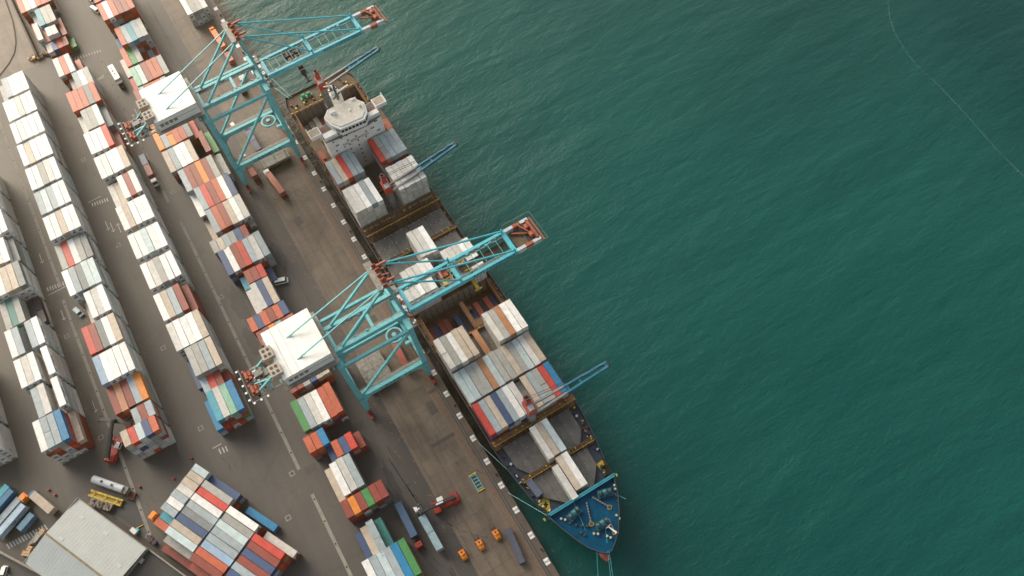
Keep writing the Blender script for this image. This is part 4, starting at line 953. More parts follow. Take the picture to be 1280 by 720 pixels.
# ------------------------------------------------------------------ ship-to-shore gantry cranes
def sts(name, xn, zs, label, idno, cabx):
    """xn: rail-frame nearest the camera; frames at xn and xn-18; rails at y -8.4 and 15.6"""
    t = thing(name, label, 'gantry crane', (xn - 9, 3.6, 0), 0, 'ship-to-shore gantry cranes')
    ox, oy = xn - 9, 3.6
    def A(nm, mb, M, parent=None):
        o = mb.build(nm, M, parent or t)
        if parent is None: o.location = (-ox, -oy, 0)
        return o
    xf = xn - 18; yl, yw = -8.4, 15.6; zp, zt, zg, za = 13.0, 38.5 * zs, 41 * zs, 60 * zs
    for x in (xn, xf):
        for y in (yl, yw):
            inn = 1.0 if y < 0 else -1.0
            A('leg', MB().hexa([(x - .55, y - .7, 2.6), (x + .55, y - .7, 2.6), (x + .55, y + .7, 2.6), (x - .55, y + .7, 2.6),
                                (x - .8, y - (1.7 if inn < 0 else .8), zp - 1), (x + .8, y - (1.7 if inn < 0 else .8), zp - 1), (x + .8, y + (1.7 if inn > 0 else .8), zp - 1), (x - .8, y + (1.7 if inn > 0 else .8), zp - 1)])
              .hexa([(x - .8, y - .9, zp - 1), (x + .8, y - .9, zp - 1), (x + .8, y + .9, zp - 1), (x - .8, y + .9, zp - 1), (x - .65, y - .8, zt), (x + .65, y - .8, zt), (x + .65, y + .8, zt), (x - .65, y + .8, zt)]), M_TEAL)
            bg_ = A('bogie', MB().box(x - 1.4, x + 1.4, y - .45, y + .45, .9, 2.6).box(x - 3.4, x - .3, y - .4, y + .4, .45, 1.3).box(x + .3, x + 3.4, y - .4, y + .4, .45, 1.3), M_RED)
            wmb = MB()
            for dx in (-2.9, -1.9, -.9, .9, 1.9, 2.9): wmb.cyl((x + dx, y - .18, .5), (x + dx, y + .18, .5), .42, n=10)
            wmb.build('wheel', M_DARK, bg_)
        # portal beam with haunches and its lettering
        pb = A('portal_beam', MB().box(x - .75, x + .75, yl + .9, yw - .9, zp - 1.1, zp + .9).hexa([(x - .7, yl + .9, zp - 3.2), (x + .7, yl + .9, zp - 3.2), (x + .7, yl + 1.2, zp - 3.2), (x - .7, yl + 1.2, zp - 3.2), (x - .7, yl + .9, zp - 1.1), (x + .7, yl + .9, zp - 1.1), (x + .7, yl + 3.6, zp - 1.1), (x - .7, yl + 3.6, zp - 1.1)])
               .hexa([(x - .7, yw - 1.2, zp - 3.2), (x + .7, yw - 1.2, zp - 3.2), (x + .7, yw - .9, zp - 3.2), (x - .7, yw - .9, zp - 3.2), (x - .7, yw - 3.6, zp - 1.1), (x + .7, yw - 3.6, zp - 1.1), (x + .7, yw - .9, zp - 1.1), (x - .7, yw - .9, zp - 1.1)]), M_TEAL)
        if x == xn:
            lettering('CRANE  %s' % idno, 2.3, M_DARK, pb, Matrix.Translation((x + .76, 4.6, zp - .1)) @ Matrix(((0, 0, 1, 0), (1, 0, 0, 0), (0, 1, 0, 0), (0, 0, 0, 1))))
            for yy in (yl, yw): lettering(idno, 1.5, M_DARK, pb, Matrix.Translation((x + .82, yy, zp - .1)) @ Matrix(((0, 0, 1, 0), (1, 0, 0, 0), (0, 1, 0, 0), (0, 0, 0, 1))))
        A('top_beam', MB().box(x - .45, x + .45, yl + .8, yw - .8, zt - 1.3, zt - .1), M_TEAL)
        A('diagonal_brace', MB().beam((x, yw - .6, zt - 1.5), (x, yl + .9, zp + .9), .75, .85), M_TEAL)
        wk = MB().box(x - 1.9, x - .8, yl + 1, yw - 1, zp + .9, zp + 1.0)
        for i in range(12): wk.box(x - 1.88, x - 1.84, yl + 1.3 + i * 1.9, yl + 1.36 + i * 1.9, zp + 1, zp + 2.0)
        wk.box(x - 1.88, x - 1.84, yl + 1, yw - 1, zp + 1.95, zp + 2.02); A('walkway', wk, M_GALV)
    for y in (yl, yw):
        A('sill_beam', MB().box(xf + .8, xn - .8, y - .65, y + .65, zp - .9, zp + .7), M_TEAL)
        A('cross_girder', MB().box(xf - 1.2, xn + 1.2, y - .9, y + .9, zt, zt + 1.9), M_TEAL)
    A('side_brace', MB().beam((xf + 1, yl, zp + .8), (xn - 9, yl, zt - .2), .5).beam((xn - 1, yl, zp + .8), (xn - 9, yl, zt - .2), .5).beam((xf + 1, yw, zp + .8), (xn - 9, yw, zt - .2), .5), M_TEAL)
    gn, gf = xn - 4.4, xn - 12.9; xm = (gn + gf) / 2
    z0, z1 = zg - 1.4, zg + .4
    for gx in (gn, gf):
        A('trolley_girder', MB().box(gx - .65, gx + .65, -26, 17.2, z0, z1), M_TEAL)
        b = A('boom_girder', MB().box(gx - .5, gx + .5, 18.0, 57.2, z0, z1), M_TEALB)
        if gx == gn: lettering('APM TERMINALS', 2.1, M_DARK, b, Matrix.Translation((gx + .51, 48.2, (z0 + z1) / 2)) @ Matrix(((0, 0, 1, 0), (1, 0, 0, 0), (0, 1, 0, 0), (0, 0, 0, 1))))
        for i, (ya, yb) in enumerate(((57.2, 60.2), (60.2, 63.0), (63.0, 65.8))):
            A('boom_tip_band', MB().box(gx - .55, gx + .55, ya, yb, z0, z1), M_GREYW if i != 1 else M_ORUST)
        wk = MB().box(gx - .35 + (-1.2 if gx == gn else 1.2), gx + .35 + (-1.2 if gx == gn else 1.2), -24, 56.5, z1 - .6, z1 - .5)
        A('girder_walkway', wk, M_GALV)
    for y in (18.7, 36.6, 56.4): A('boom_cross_beam', MB().box(gf + .6, gn - .6, y - .7, y + .7, z0 + .1, z1 - .1), M_TEALB)
    for y in (-24, -7, 6): A('girder_cross_beam', MB().box(gf + .65, gn - .65, y - .5, y + .5, z0 + .2, z1 - .2), M_TEAL)
    lad = MB()
    for i in range(12):
        y = 39.5 + i * 1.5 if i % 2 else 21 + i * 1.4; lad.beam((gf + 1.6, y, z1 - .2), (gn - 1.6, y, z1 - .2), .13)
    lad.box(gf + 1.5, gf + 1.62, 18.7, 56, z1 - .3, z1 - .2).box(gn - 1.62, gn - 1.5, 18.7, 56, z1 - .3, z1 - .2); A('festoon_rungs', lad, M_TEAL)
    A('boom_head', MB().box(gf + .2, gn - .2, 64.6, 65.6, z0, z1).box(gf - .8, gn + .8, 66.4, 67.0, z0 + .3, z0 + .9).beam((xm - 2.6, 58.8, z0 + .8), (xm + 1, 65, z0 + .8), .5).cyl((xm - 2.4, 64, z1), (xm - .9, 64, z1), .9).cyl((xm + .9, 64, z1), (xm + 2.4, 64, z1), .9).beam((gf + .5, 61.8, z1 + .1), (gn - .5, 65.2, z1 + .1), .4), M_ORUST)
    A('boom_head_deck', MB().box(gf + .7, xm + 2.6, 62.4, 64.6, z0, z0 + .2), M_DARK)
    if idno == 'C2':
        A('boom_grating', MB().box(gf + .7, gn - .7, 58.0, 62.0, z0, z0 + .15), M_DECK); A('boom_grating', MB().box(gf + 2.2, gf + 4.6, 38.5, 55.6, z0 - .3, z0 - .1), M_DKBRN)
    rl = MB()
    for i in range(8): rl.box(gf - 1.7 + i * 1.65, gf - 1.64 + i * 1.65, 67.4, 67.46, z1 - .4, z1 + .8)
    rl.box(gf - 1.8, gn + 1.8, 67.4, 67.48, z1 + .7, z1 + .78).box(gn + 1.7, gn + 1.78, 57, 67.4, z1 + .7, z1 + .78).box(gf - 1.78, gf - 1.7, 57, 67.4, z1 + .7, z1 + .78)
    A('tip_railing', rl, M_GALV)
    # A-frame mast with sheave platform
    for gx in (gn + .2, gf - .2):
        A('mast_leg', MB().beam((gx, 16.6, zt + 1.5), (xm + (gx - xm) * .9, 14.8, za), .8, .95), M_TEAL)
    A('mast_head', MB().box(xm - 6.6, xm + 4.4, 12.0, 14.4, za - .4, za - .1), M_GALV)
    A('mast_brace', MB().beam((gn, 15.8, zt + 7), (gf, 15.6, zt + 7), .5).beam((gn, 15.8, zt + 7), (xm, 14.8, za), .35).beam((gf, 15.6, zt + 7), (xm, 14.8, za), .35), M_TEAL)
    sh = MB()
    for k in range(5):
        x = xm - 4.2 + k * 2.0; sh.cyl((x, 14.4 + .5 * (k % 2), za + .5), (x + .35, 14.4 + .5 * (k % 2), za + .5), .7 + .2 * (k % 2), n=12).box(x - .5, x + .9, 13.8 + .3 * (k % 3), 15.2 + .3 * (k % 2), za - .3, za + .1 + .2 * (k % 3)).beam((x + .2, 14.5, za + .3), (x + 1.1 - .5 * (k % 2), 16.4 + .4 * (k % 3), za + .6), .3)
    sh.beam((xm - 3.6, 15, za + .3), (xm - 3.2, 18.4, za + .8), .6).beam((xm + 2.6, 15, za + .3), (xm + 3.0, 18.0, za + .6), .6)
    A('sheaves', sh, M_ORUST)
    # stays: apex to boom, apex to the back of the girders
    for gx in (gn, gf):
        k = .9; ax = xm + (gx - xm) * k
        A('forestay', MB().beam((ax, 16, za), (gx, 36.8, z1 + .6), .38, .45), M_TEALB); A('forestay', MB().beam((ax, 16, za), (gx, 56.2, z1 + .6), .42, .5), M_TEALB)
        A('backstay', MB().beam((ax, 14, za), (gx, -24.5, z1 + 3.5), .34), M_TEAL); A('mast_strut', MB().beam((ax, 14, za), (gx, -5.0, z1 + .3), .75), M_TEAL)
    for gx in (gn, gf): A('stay_post', MB().box(gx - .2, gx + .2, 36.3, 36.9, z1, z1 + 2.2), M_TEALB); A('stay_post', MB().box(gx - .15, gx + .15, 56, 56.5, z1, z1 + 1.6), M_TEALB)
    # machinery house with air units, back platform
    hx0, hx1, hy0, hy1, hz0, hz1 = xm - 9.9, xm + 7.8, -24.2, -8.8, zg + 1.8, zg + 6.2
    mh = A('machinery_house', MB().box(hx0, hx1, hy0, hy1, hz0, hz1).box(hx0, hx1, hy0 - .01, hy1 + .01, hz1 - .25, hz1 - .15), M_WHITE)
    rf = MB().hexa([(hx0 - .15, hy0 - .15, hz1), (hx1 + .15, hy0 - .15, hz1), (hx1 + .15, hy1 + .15, hz1), (hx0 - .15, hy1 + .15, hz1), (hx0 - .15, hy0 - .15, hz1 + .12), (hx1 + .15, hy0 - .15, hz1 + .12), (hx1 + .15, hy1 + .15, hz1 + .5), (hx0 - .15, hy1 + .15, hz1 + .5)])
    rfo = rf.build('roof', M_WHITE, mh)
    q = MB()
    for i in range(1, 6): y = hy0 + (hy1 - hy0) * i / 6; q.box(hx0, hx1, y - .06, y + .06, hz1 + .25, hz1 + .44)
    q.build('roof_seams', M_WHITE, mh)
    wl = MB().box(hx1 + .01, hx1 + .08, hy0 + .4, hy1 - .4, hz1 - 1.9, hz1 - 1.75)
    for i in range(4): wl.box(hx1 + .01, hx1 + .1, hy0 + 1 + i * 1.7, hy0 + 2.2 + i * 1.7, hz0 + 1.4, hz0 + 2.8)
    wl.build('vent_louvres', M_GALV, mh)
    for cx in (xm - 2.2, xm + 4.2):
        u = MB().box(cx - 2, cx + 2, hy0 - 2.6, hy0 + .9, hz1 - 1.4, hz1 + 1.6); o = u.build('air_unit', M_TANB, mh)
        f = MB()
        for i in range(2):
            for j in range(2): f.cyl((cx - .9 + 1.8 * i, hy0 - 1.6 + 1.4 * j, hz1 + 1.6), (cx - .9 + 1.8 * i, hy0 - 1.6 + 1.4 * j, hz1 + 1.75), .5, n=10)
        f.build('fan', M_DARK, mh)
    A('house_walkway', MB().box(hx0 - 1.2, hx1 + 1.5, hy0 - 1.2, hy1 + 1.2, hz0 - .35, hz0 - .15), M_GALV)
    hr = MB()
    for i in range(14): hr.box(hx1 + 1.4, hx1 + 1.46, hy0 - 1.1 + i * 1.36, hy0 - 1.04 + i * 1.36, hz0 - .15, hz0 + .95)
    hr.box(hx1 + 1.4, hx1 + 1.46, hy0 - 1.1, hy1 + 1.1, hz0 + .85, hz0 + .93); A('house_railing', hr, M_GALV)
    rp = MB(); zb = z1 + .2
    rp.box(gf - .3, gn + 1.5, -33.5, -32.6, zb - .4, zb - .1).box(gf - .4, gf + .3, -33.5, hy0 - 1, zb - .4, zb - .1).box(gn + .8, gn + 1.6, -33.5, hy0 - 1, zb - .4, zb - .1).box(xm - 1, xm + .2, -33, hy0 - 1, zb - .3, zb)
    A('rear_platform', rp, M_GALV)
    A('rear_brace', MB().beam((gn - .6, -26.8, zb + 3.6), (gn - .2, -33.0, zb), .55).beam((gf, -24.6, zb + 3.8), (gf + .4, -30, zb), .55).beam((gn - 1, -28.5, zb + 2.5), (gn - 3.2, -33, zb), .35).beam((gn - 1, -28.5, zb + 2.5), (gn + 1.2, -29.0, zb), .35), M_TEAL)
    A('rear_lattice', MB().beam((gf, -28.6, zb), (gn + 1, -28.6, zb), .28).beam((gf, -31, zb), (gn + 1, -31, zb), .28).beam((gf + 2.4, -33, zb), (gf + 2.4, -26, zb), .28).beam((gn - 2, -33, zb), (gn - 2, -26, zb), .28), M_TEAL)
    for wx in (gf + .2, gn - 3.0):
        A('rear_winch', MB().box(wx, wx + 3.4, -34.7, -32.4, zb - .6, zb + .2).cyl((wx + .5, -33.9, zb + .7), (wx + 2.9, -33.9, zb + .7), .7).cyl((wx + .8, -32.9, zb + .6), (wx + 2.2, -32.9, zb + .6), .5).box(wx + 2.6, wx + 3.5, -33.6, -32.6, zb, zb + 1.1).box(wx - .3, wx + .4, -34.9, -34.2, zb, zb + 1.2), M_ORUST)
    A('junction_boxes', MB().box(gf + 2.2, gf + 4.2, -31.8, -29.2, zb, zb + 1.4).box(xm - 1.4, xm + .6, -29.8, -27.2, zb - .6, zb + .8).box(gn - 2.6, gn - 1.4, -30.4, -28.6, zb, zb + 1.2), M_GREY)
    fl = MB()
    for i in range(5): fl.cbox(gf - 1.2 + i * 2.7, -36.2, zb + .3, .55, .7, .3)
    for i in range(3): fl.cbox(gn + 2.8, -35.2 + i * 2.2, zb + .3, .6, .6, .3)
    o = A('floodlight', fl, M_WHITE)
    A('floodlight_rail', MB().box(gf - 2, gn + 2.8, -35.7, -35.5, zb, zb + .15).box(gn + 2.2, gn + 2.4, -35.6, -30, zb, zb + .15), M_GALV)
    # landside and waterside access towers, cable reel, lift
    A('waterside_gallery', MB().box(gf - 3.5, xn + 1.5, 16.6, 18.0, zt + 2.0, zt + 2.2).box(gf - 1.5, gf + 1.2, 16.8, 18.2, zt + 2.2, zt + 3.6).box(xm - .5, xm + 1.2, 16.9, 18.0, zt + 2.2, zt + 3.2), M_GALV)
    A('gallery_boxes', MB().box(gf + 2.2, gf + 4.0, 16.9, 17.9, zt + 2.2, zt + 3.5).box(gn - 2.4, gn - .8, 16.9, 17.9, zt + 2.2, zt + 3.4), M_WHITE)
    A('landside_gallery', MB().box(xf - 1, xn + 1, yl - 2.4, yl - 1.0, zt + 1.9, zt + 2.1), M_GALV)
    cl = MB(); rr = random.Random(int(xn))
    for i in range(70):
        x = rr.uniform(gf - 3.4, xn + 1.3); cl.cbox(x, 17.3 + rr.uniform(-.8, .8), zt + 2.3 + rr.random() * .9, rr.uniform(.15, .9), rr.uniform(.15, .7), rr.uniform(.2, 1.6), 0, rr.choice([0, 0, 0, 1, 2, 3]))
    for i in range(40):
        x = rr.uniform(xf - .8, xn + .8); cl.cbox(x, yl - 1.7 + rr.uniform(-.5, .5), zt + 2.2 + rr.random() * .6, rr.uniform(.15, .8), rr.uniform(.15, .6), rr.uniform(.2, 1.2), 0, rr.choice([0, 0, 1, 3]))
    for i in range(60):
        gx = rr.choice([gn - 1.2, gf + 1.2, gn - .9, gf + .9]); cl.cbox(gx, rr.uniform(-8, 56), z1 - .3 + rr.random() * .4, rr.uniform(.1, .5), rr.uniform(.2, 1.1), rr.uniform(.1, .6), 0, rr.choice([0, 0, 3, 3, 2]))
    for i in range(34):
        cl.cbox(rr.uniform(gf, gn + 1), rr.uniform(-34, -27), zb - .1 + rr.random() * .5, rr.uniform(.2, 1.2), rr.uniform(.2, 1.2), rr.uniform(.2, 1.3), rr.random(), rr.choice([0, 4, 4, 2, 1]))
    for gy in (16.5, 18.1): cl.box(gf - 3.4, xn + 1.4, gy - .03, gy + .03, zt + 3.2, zt + 3.28)
    for i in range(20): cl.box(gf - 3.3 + i * 1.05, gf - 3.24 + i * 1.05, 18.07, 18.13, zt + 2.2, zt + 3.2)
    cl_ = A('gallery_fittings', cl, [M_GALV, M_WHITE, M_ORUST, M_TEAL, M_DARK]); cl_['kind'] = 'stuff'
    A('reel_bracket', MB().box(xm - .5, xm + .5, 13.2, 14.9, zp, zp + 1.6), M_TEAL)
    xm = xm - 2.2; cr = A('cable_reel', MB().cyl((xm - 3, 11.4, zp + .4), (xm - 3, 11.4, zp + 1.1), 3.0, n=28), M_TEAL)
    MB().cyl((xm - 3, 11.4, zp + 1.1), (xm - 3, 11.4, zp + 1.2), 2.3, n=28).build('cable_coil', M_DARK, cr); MB().cyl((xm - 3, 11.4, zp + 1.2), (xm - 3, 11.4, zp + 1.5), .8, n=14).build('reel_hub', M_TEAL, cr)
    MB().box(xm - 3.2, xm - 2.8, 11, 15.2, zp - .2, zp + .3).build('reel_arm', M_TEAL, cr); xm = xm + 2.2
    A('lift_tower', MB().box(xf - .6, xf + .8, yl - 2.4, yl - 1, 3, zt), M_GALV)
    # trolley, operator's cab and spreader on their ropes over the ship
    ty = cabx
    tr = A('trolley', MB().box(gf + .9, gn - .9, ty - 3.2, ty + 3.2, z0 - .7, z0 - .3).box(gf + 1.4, gf + 2.6, ty - 3, ty + 3, z0 - .3, z0 + .9).box(gn - 2.6, gn - 1.4, ty - 3, ty + 3, z0 - .3, z0 + .9), M_GALV)
    wn = MB().box(xm - 2.6, xm - .4, ty - 2.6, ty + .6, z0 - .3, z0 + 1.0).cyl((xm - 3.2, ty - 1.6, z0 + .9), (xm - .2, ty - 1.6, z0 + .9), .8).cyl((xm + .4, ty + .8, z0 + .7), (xm + 2.6, ty + .8, z0 + .7), .7).build('hoist_winch', M_ORUST if idno == 'C2' else M_DARK, tr)
    MB().cyl((xm + .6, ty - 1.6, z0 + .6), (xm + 2.8, ty - 1.6, z0 + .6), .8).box(xm - .2, xm + .4, ty - 2.4, ty + 2.6, z0 - .3, z0 + .5).cyl((xm - 2.4, ty + 2.0, z0 + .5), (xm - .8, ty + 2.0, z0 + .5), .6).build('rope_drum', M_YEL if idno == 'C2' else M_BROWN, tr)
    cb = MB().box(xm - 1.4, xm + 1.1, ty + 3.4, ty + 5.8, z0 - 3.4, z0 - .9).build('operator_cab', M_GREYW, tr)
    MB().box(xm - 1.2, xm + .9, ty + 5.82, ty + 5.88, z0 - 3.2, z0 - 1.4).build('cab_window', M_GLASS, cb)
    return t, xm, z0, A
c2, xm2, z2, A2 = sts('gantry_crane', -133.5, .975, 'teal ship-to-shore gantry crane with lowered boom across the middle of the ship', 'C2', 34.0)
c1, xm1, z1_, A1 = sts('gantry_crane', -246.2, 1.07, 'teal ship-to-shore gantry crane with boom over open water astern of the ship', 'C3', 30.0)
def spreader(A, xm, y, zt_, z, M):
    A('hoist_ropes', MB().beam((xm - 5.4, y - .9, z + 1), (xm - 2, y - 1.4, zt_), .1).beam((xm + 5.4, y - .9, z + 1), (xm + 2, y - 1.4, zt_), .1).beam((xm - 5.4, y + .9, z + 1), (xm - 2, y + 1.4, zt_), .1).beam((xm + 5.4, y + .9, z + 1), (xm + 2, y + 1.4, zt_), .1), M_DARK)
    A('spreader', MB().box(xm - 6.0, xm + 6.0, y - .5, y + .5, z, z + .5).box(xm - 6.1, xm - 5.7, y - 1.2, y + 1.2, z, z + .5).box(xm + 5.7, xm + 6.1, y - 1.2, y + 1.2, z, z + .5).box(xm - 1.8, xm + 1.8, y - 1.1, y + 1.1, z + .5, z + 1.5).cyl((xm - 1.2, y - .9, z + 1.9), (xm - 1.2, y + .9, z + 1.9), .6).cyl((xm + 1.2, y - .9, z + 1.9), (xm + 1.2, y + .9, z + 1.9), .6), M)
spreader(A2, xm2, 41.0, z2 - .6, 33.0, M_YEL); spreader(A1, xm1, 31.0, z1_ - .6, 34.0, M_DARK)

# ------------------------------------------------------------------ vehicles and yard machines
def wheels(t, xs, y, r=.5, w_=.35, M=M_BLACK):
    me = MB().cyl((0, -w_ / 2, 0), (0, w_ / 2, 0), r, n=12).mesh('wheel', M)
    hub = MB().cyl((0, -w_ / 2 - .02, 0), (0, w_ / 2 + .02, 0), r * .45, n=8).mesh('rim', M_GALV)
    for x in xs:
        for s in (-1, 1):
            q = link('wheel', me, t, (x, s * y, r)); link('rim', hub, q)
def tractor(name, label, loc, rz, Mc, chassis_len=13.0, cab_z=3.1, group=None, chassis=M_DKBRN):
    """yard tractor (cab at local -x end) with a skeletal trailer running back along +x"""
    t = thing(name, label, 'truck', loc, rz, group)
    MB().hexa([(-3.3, -1.2, .7), (-1.2, -1.2, .7), (-1.2, 1.2, .7), (-3.3, 1.2, .7), (-3.1, -1.1, cab_z), (-1.2, -1.1, cab_z), (-1.2, 1.1, cab_z), (-3.1, 1.1, cab_z)]).box(-3.45, -3.3, -1.1, 1.1, .5, 1.1).build('cab', Mc, t)
    MB().hexa([(-3.34, -1.0, 1.7), (-3.28, -1.0, 1.7), (-3.28, 1.0, 1.7), (-3.34, 1.0, 1.7), (-3.24, -.95, 2.8), (-3.18, -.95, 2.8), (-3.18, .95, 2.8), (-3.24, .95, 2.8)]).build('windscreen', M_GLASS, t)
    MB().box(-2.9, -1.4, -1.0, 1.0, cab_z, cab_z + .18).box(-1.9, -1.5, -.6, .6, cab_z + .18, cab_z + .3).build('cab_roof', Mc, t)
    m_ = MB().box(-1.2, .6, -.5, .5, .7, 1.1).box(-.4, chassis_len, -.35, -.15, .95, 1.35).box(-.4, chassis_len, .15, .35, .95, 1.35)
    for x in (-.3, chassis_len * .33, chassis_len * .66, chassis_len - .3): m_.box(x - .15, x + .15, -1.2, 1.2, 1.1, 1.42)
    m_.build('chassis', chassis, t)
    MB().box(chassis_len - .05, chassis_len + .15, -1.15, 1.15, .8, 1.3).build('tail_light_bar', M_RED, t)
    wheels(t, (-2.5, -.4, chassis_len - 3.2, chassis_len - 1.9), 1.0)
    return t
def boxon(loc, rz, L, col, label, z=1.45):
    o = link('shipping_container', ME_C[L], None, loc=(loc[0], loc[1], z), rz=rz, label=label, cat='container', group='stacked shipping containers'); o.color = (*col, 1)
    for s_ in (-.58, .58): q = link('door', ME_D[L], o, (0, s_, 0)); q.color = (*[v * .9 for v in col], 1)
    return o
def on_truck(loc, rz, off, L, col, label): return boxon((loc[0] + off * math.cos(rz), loc[1] + off * math.sin(rz)), rz, L, col, label)
PI2 = PI
# quay trucks
L1 = (-244.8, 1.3, 0); a1 = .10
tractor('terminal_truck', 'white cabbed truck carrying a long rust red container, below the upper gantry crane', L1, a1, M_WHITE); on_truck(L1, a1, -.3, F40, (.42, .13, .08), 'long rust red container on the truck below the upper gantry crane')
L2 = (-257.6, -4.0, 0)
tractor('terminal_truck', 'truck with two short red containers, half under the upper gantry crane portal', L2, .03, M_WHITE); on_truck(L2, .03, .1, F20, (.40, .14, .09), 'short red container at the front of the truck under the upper portal'); on_truck(L2, .03, 4.6, F20, (.36, .10, .07), 'short dark red container at the rear of the truck under the upper portal')
L3 = (-151.2, 10.6, 0)
tractor('terminal_truck', 'white cabbed truck with a red container inside the lower gantry crane portal', L3, -.06, M_WHITE); on_truck(L3, -.06, .2, F40, (.36, .09, .06), 'long red container on the truck inside the lower gantry crane portal')
L4 = (-92.2, -9.4, 0)
tractor('terminal_truck', 'white cabbed truck with a pale blue container beside the red reach stacker', L4, .01, M_WHITE); on_truck(L4, .01, .9, F20, (.26, .37, .41), 'pale blue short container at the front of the truck by the reach stacker'); on_truck(L4, .01, 7.1, F20, (.28, .39, .43), 'pale blue short container at the rear of the truck by the reach stacker')
L5 = (-86.2, -14.3, 0)
tractor('terminal_truck', 'dark red cabbed truck with a blue container, pointing toward the bottom of the photo', L5, PI - .02, M_RED, 13.2); on_truck(L5, PI - .02, .6, F40, (.055, .11, .20), 'long blue container on the truck with the dark red cab')
L6 = (-271.6, -39.6, 0)
tractor('terminal_truck', 'white cabbed truck with blue and red boxes, driving between the second and quayside rows', L6, PI + .0, M_WHITE); on_truck(L6, PI, .3, F20, (.34, .10, .08), 'short red container next to the cab of the truck between the rows'); on_truck(L6, PI, 6.6, F20, (.14, .18, .26), 'short slate blue container at the tail of the truck between the rows')
L7 = (-331.6, -35.0, 0)
t = tractor('box_lorry', 'white box lorry driving down the upper roadway between two container rows', L7, PI + .05, M_GREY, 9.5)
MB().box(-.6, 9.4, -1.25, 1.25, 1.4, 3.9).build('box_body', M_WHITE, t); MB().cbox(3, 0, 3.95, .6, .6, .1).cbox(5.2, .2, 3.95, .6, .8, .1).cbox(6.8, 0, 3.95, .5, .5, .1).build('roof_hatch', M_DARK, t)
L8 = (-248.5, 4.2, 0)
t_ = (-270.5, 2.6, 0)
tractor('terminal_truck', 'truck with slate blue boxes passing beneath the girders of the upper crane', t_, 0.0, M_GREYW); on_truck(t_, 0, .2, F20, (.10, .12, .20), 'short slate blue container at the front of the truck beneath the upper girders'); on_truck(t_, 0, 6.4, F20, (.05, .06, .13), 'short navy container at the rear of the truck beneath the upper girders')
L9 = (-333.5, 11.0, 0)
tractor('terminal_truck', 'orange topped truck on the apron beyond the upper gantry crane', L9, .03, M_ORG); on_truck(L9, .03, .2, F40, (.80, .22, .05), 'vivid orange container on the apron truck beyond the upper crane'); boxon((-318.6, 11.2), .02, F20, (.50, .14, .07), 'faded red container standing behind the orange one on the apron', .05)
boxon((-305.2, 11.6), 0.0, F20, (.58, .60, .58), 'pale grey container standing alone on the apron beside the upper crane mast', .05)
boxon((-299.0, 9.2), 0.0, F20, (.20, .03, .03), 'dark red container on the apron partly under the upper crane beam', .05)
boxon((-197.6, -15.2), 0, F20, (.58, .66, .68), 'pale blue short container on a trailer beside the lower machinery house', .9) if False else None
# cars and vans
def car(label, loc, rz, Mb, ln=4.4, wd=1.8, ht=1.45, van=False, name='parked_car', cat='car'):
    t = thing(name, label, cat, loc, rz)
    h1 = .35; h2 = .85 if not van else 1.1
    b = MB().hexa([(-ln / 2, -wd / 2, h1), (ln / 2, -wd / 2, h1), (ln / 2, wd / 2, h1), (-ln / 2, wd / 2, h1), (-ln / 2 + .1, -wd / 2 + .04, h2), (ln / 2 - .1, -wd / 2 + .04, h2), (ln / 2 - .1, wd / 2 - .04, h2), (-ln / 2 + .1, wd / 2 - .04, h2)])
    f, r_ = (ln / 2 - .9, -ln / 2 + .2) if van else (ln * .2, -ln * .38)
    b.build('body', Mb, t)
    MB().hexa([(r_ - .1, -wd / 2 + .08, h2), (f + .5, -wd / 2 + .08, h2), (f + .5, wd / 2 - .08, h2), (r_ - .1, wd / 2 - .08, h2), (r_ + .1, -wd / 2 + .2, ht - .05), (f, -wd / 2 + .2, ht - .05), (f, wd / 2 - .2, ht - .05), (r_ + .1, wd / 2 - .2, ht - .05)]).build('windows', M_GLASS, t)
    MB().box(r_ + .05, f + .05, -wd / 2 + .16, wd / 2 - .16, ht - .06, ht).build('roof', Mb, t)
    wheels(t, (-ln * .3, ln * .31), wd / 2 - .12, .33, .22)
    return t
car('white van parked on the lane right of the quayside row, above the lower crane', (-198, -13.9, 0), 1.25, M_WHITE, 5.2, 1.95, 2.1, True, 'parked_van', 'van')
car('white pickup shaped car at the top edge near the upper roadway', (-383.4, -30.9, 0), .35, M_WHITE, 5.6, 2.0, 1.9, True, 'parked_van', 'van')
car('white van directly behind another at the top edge of the roadway', (-391.0, -30.6, 0), .3, M_WHITE, 5.2, 2.0, 2.0, True, 'parked_van', 'van')
car('pale blue double cab pickup parked at the foot of the second long row', (-229.0, -84.8, 0), .35, mat('pale_blue_paint', (.40, .55, .58), .35), 5.0, 1.9, 1.8, False, 'parked_car', 'car')
car('white car behind the wall in the bottom left corner', (-148.2, -134.2, 0), -.6, M_WHITE, 4.4, 1.8, 1.5)
car('small white car on the apron beneath the upper crane beam', (-279, -1.5, 0), 0.1, M_WHITE, 4.2, 1.75, 1.5)
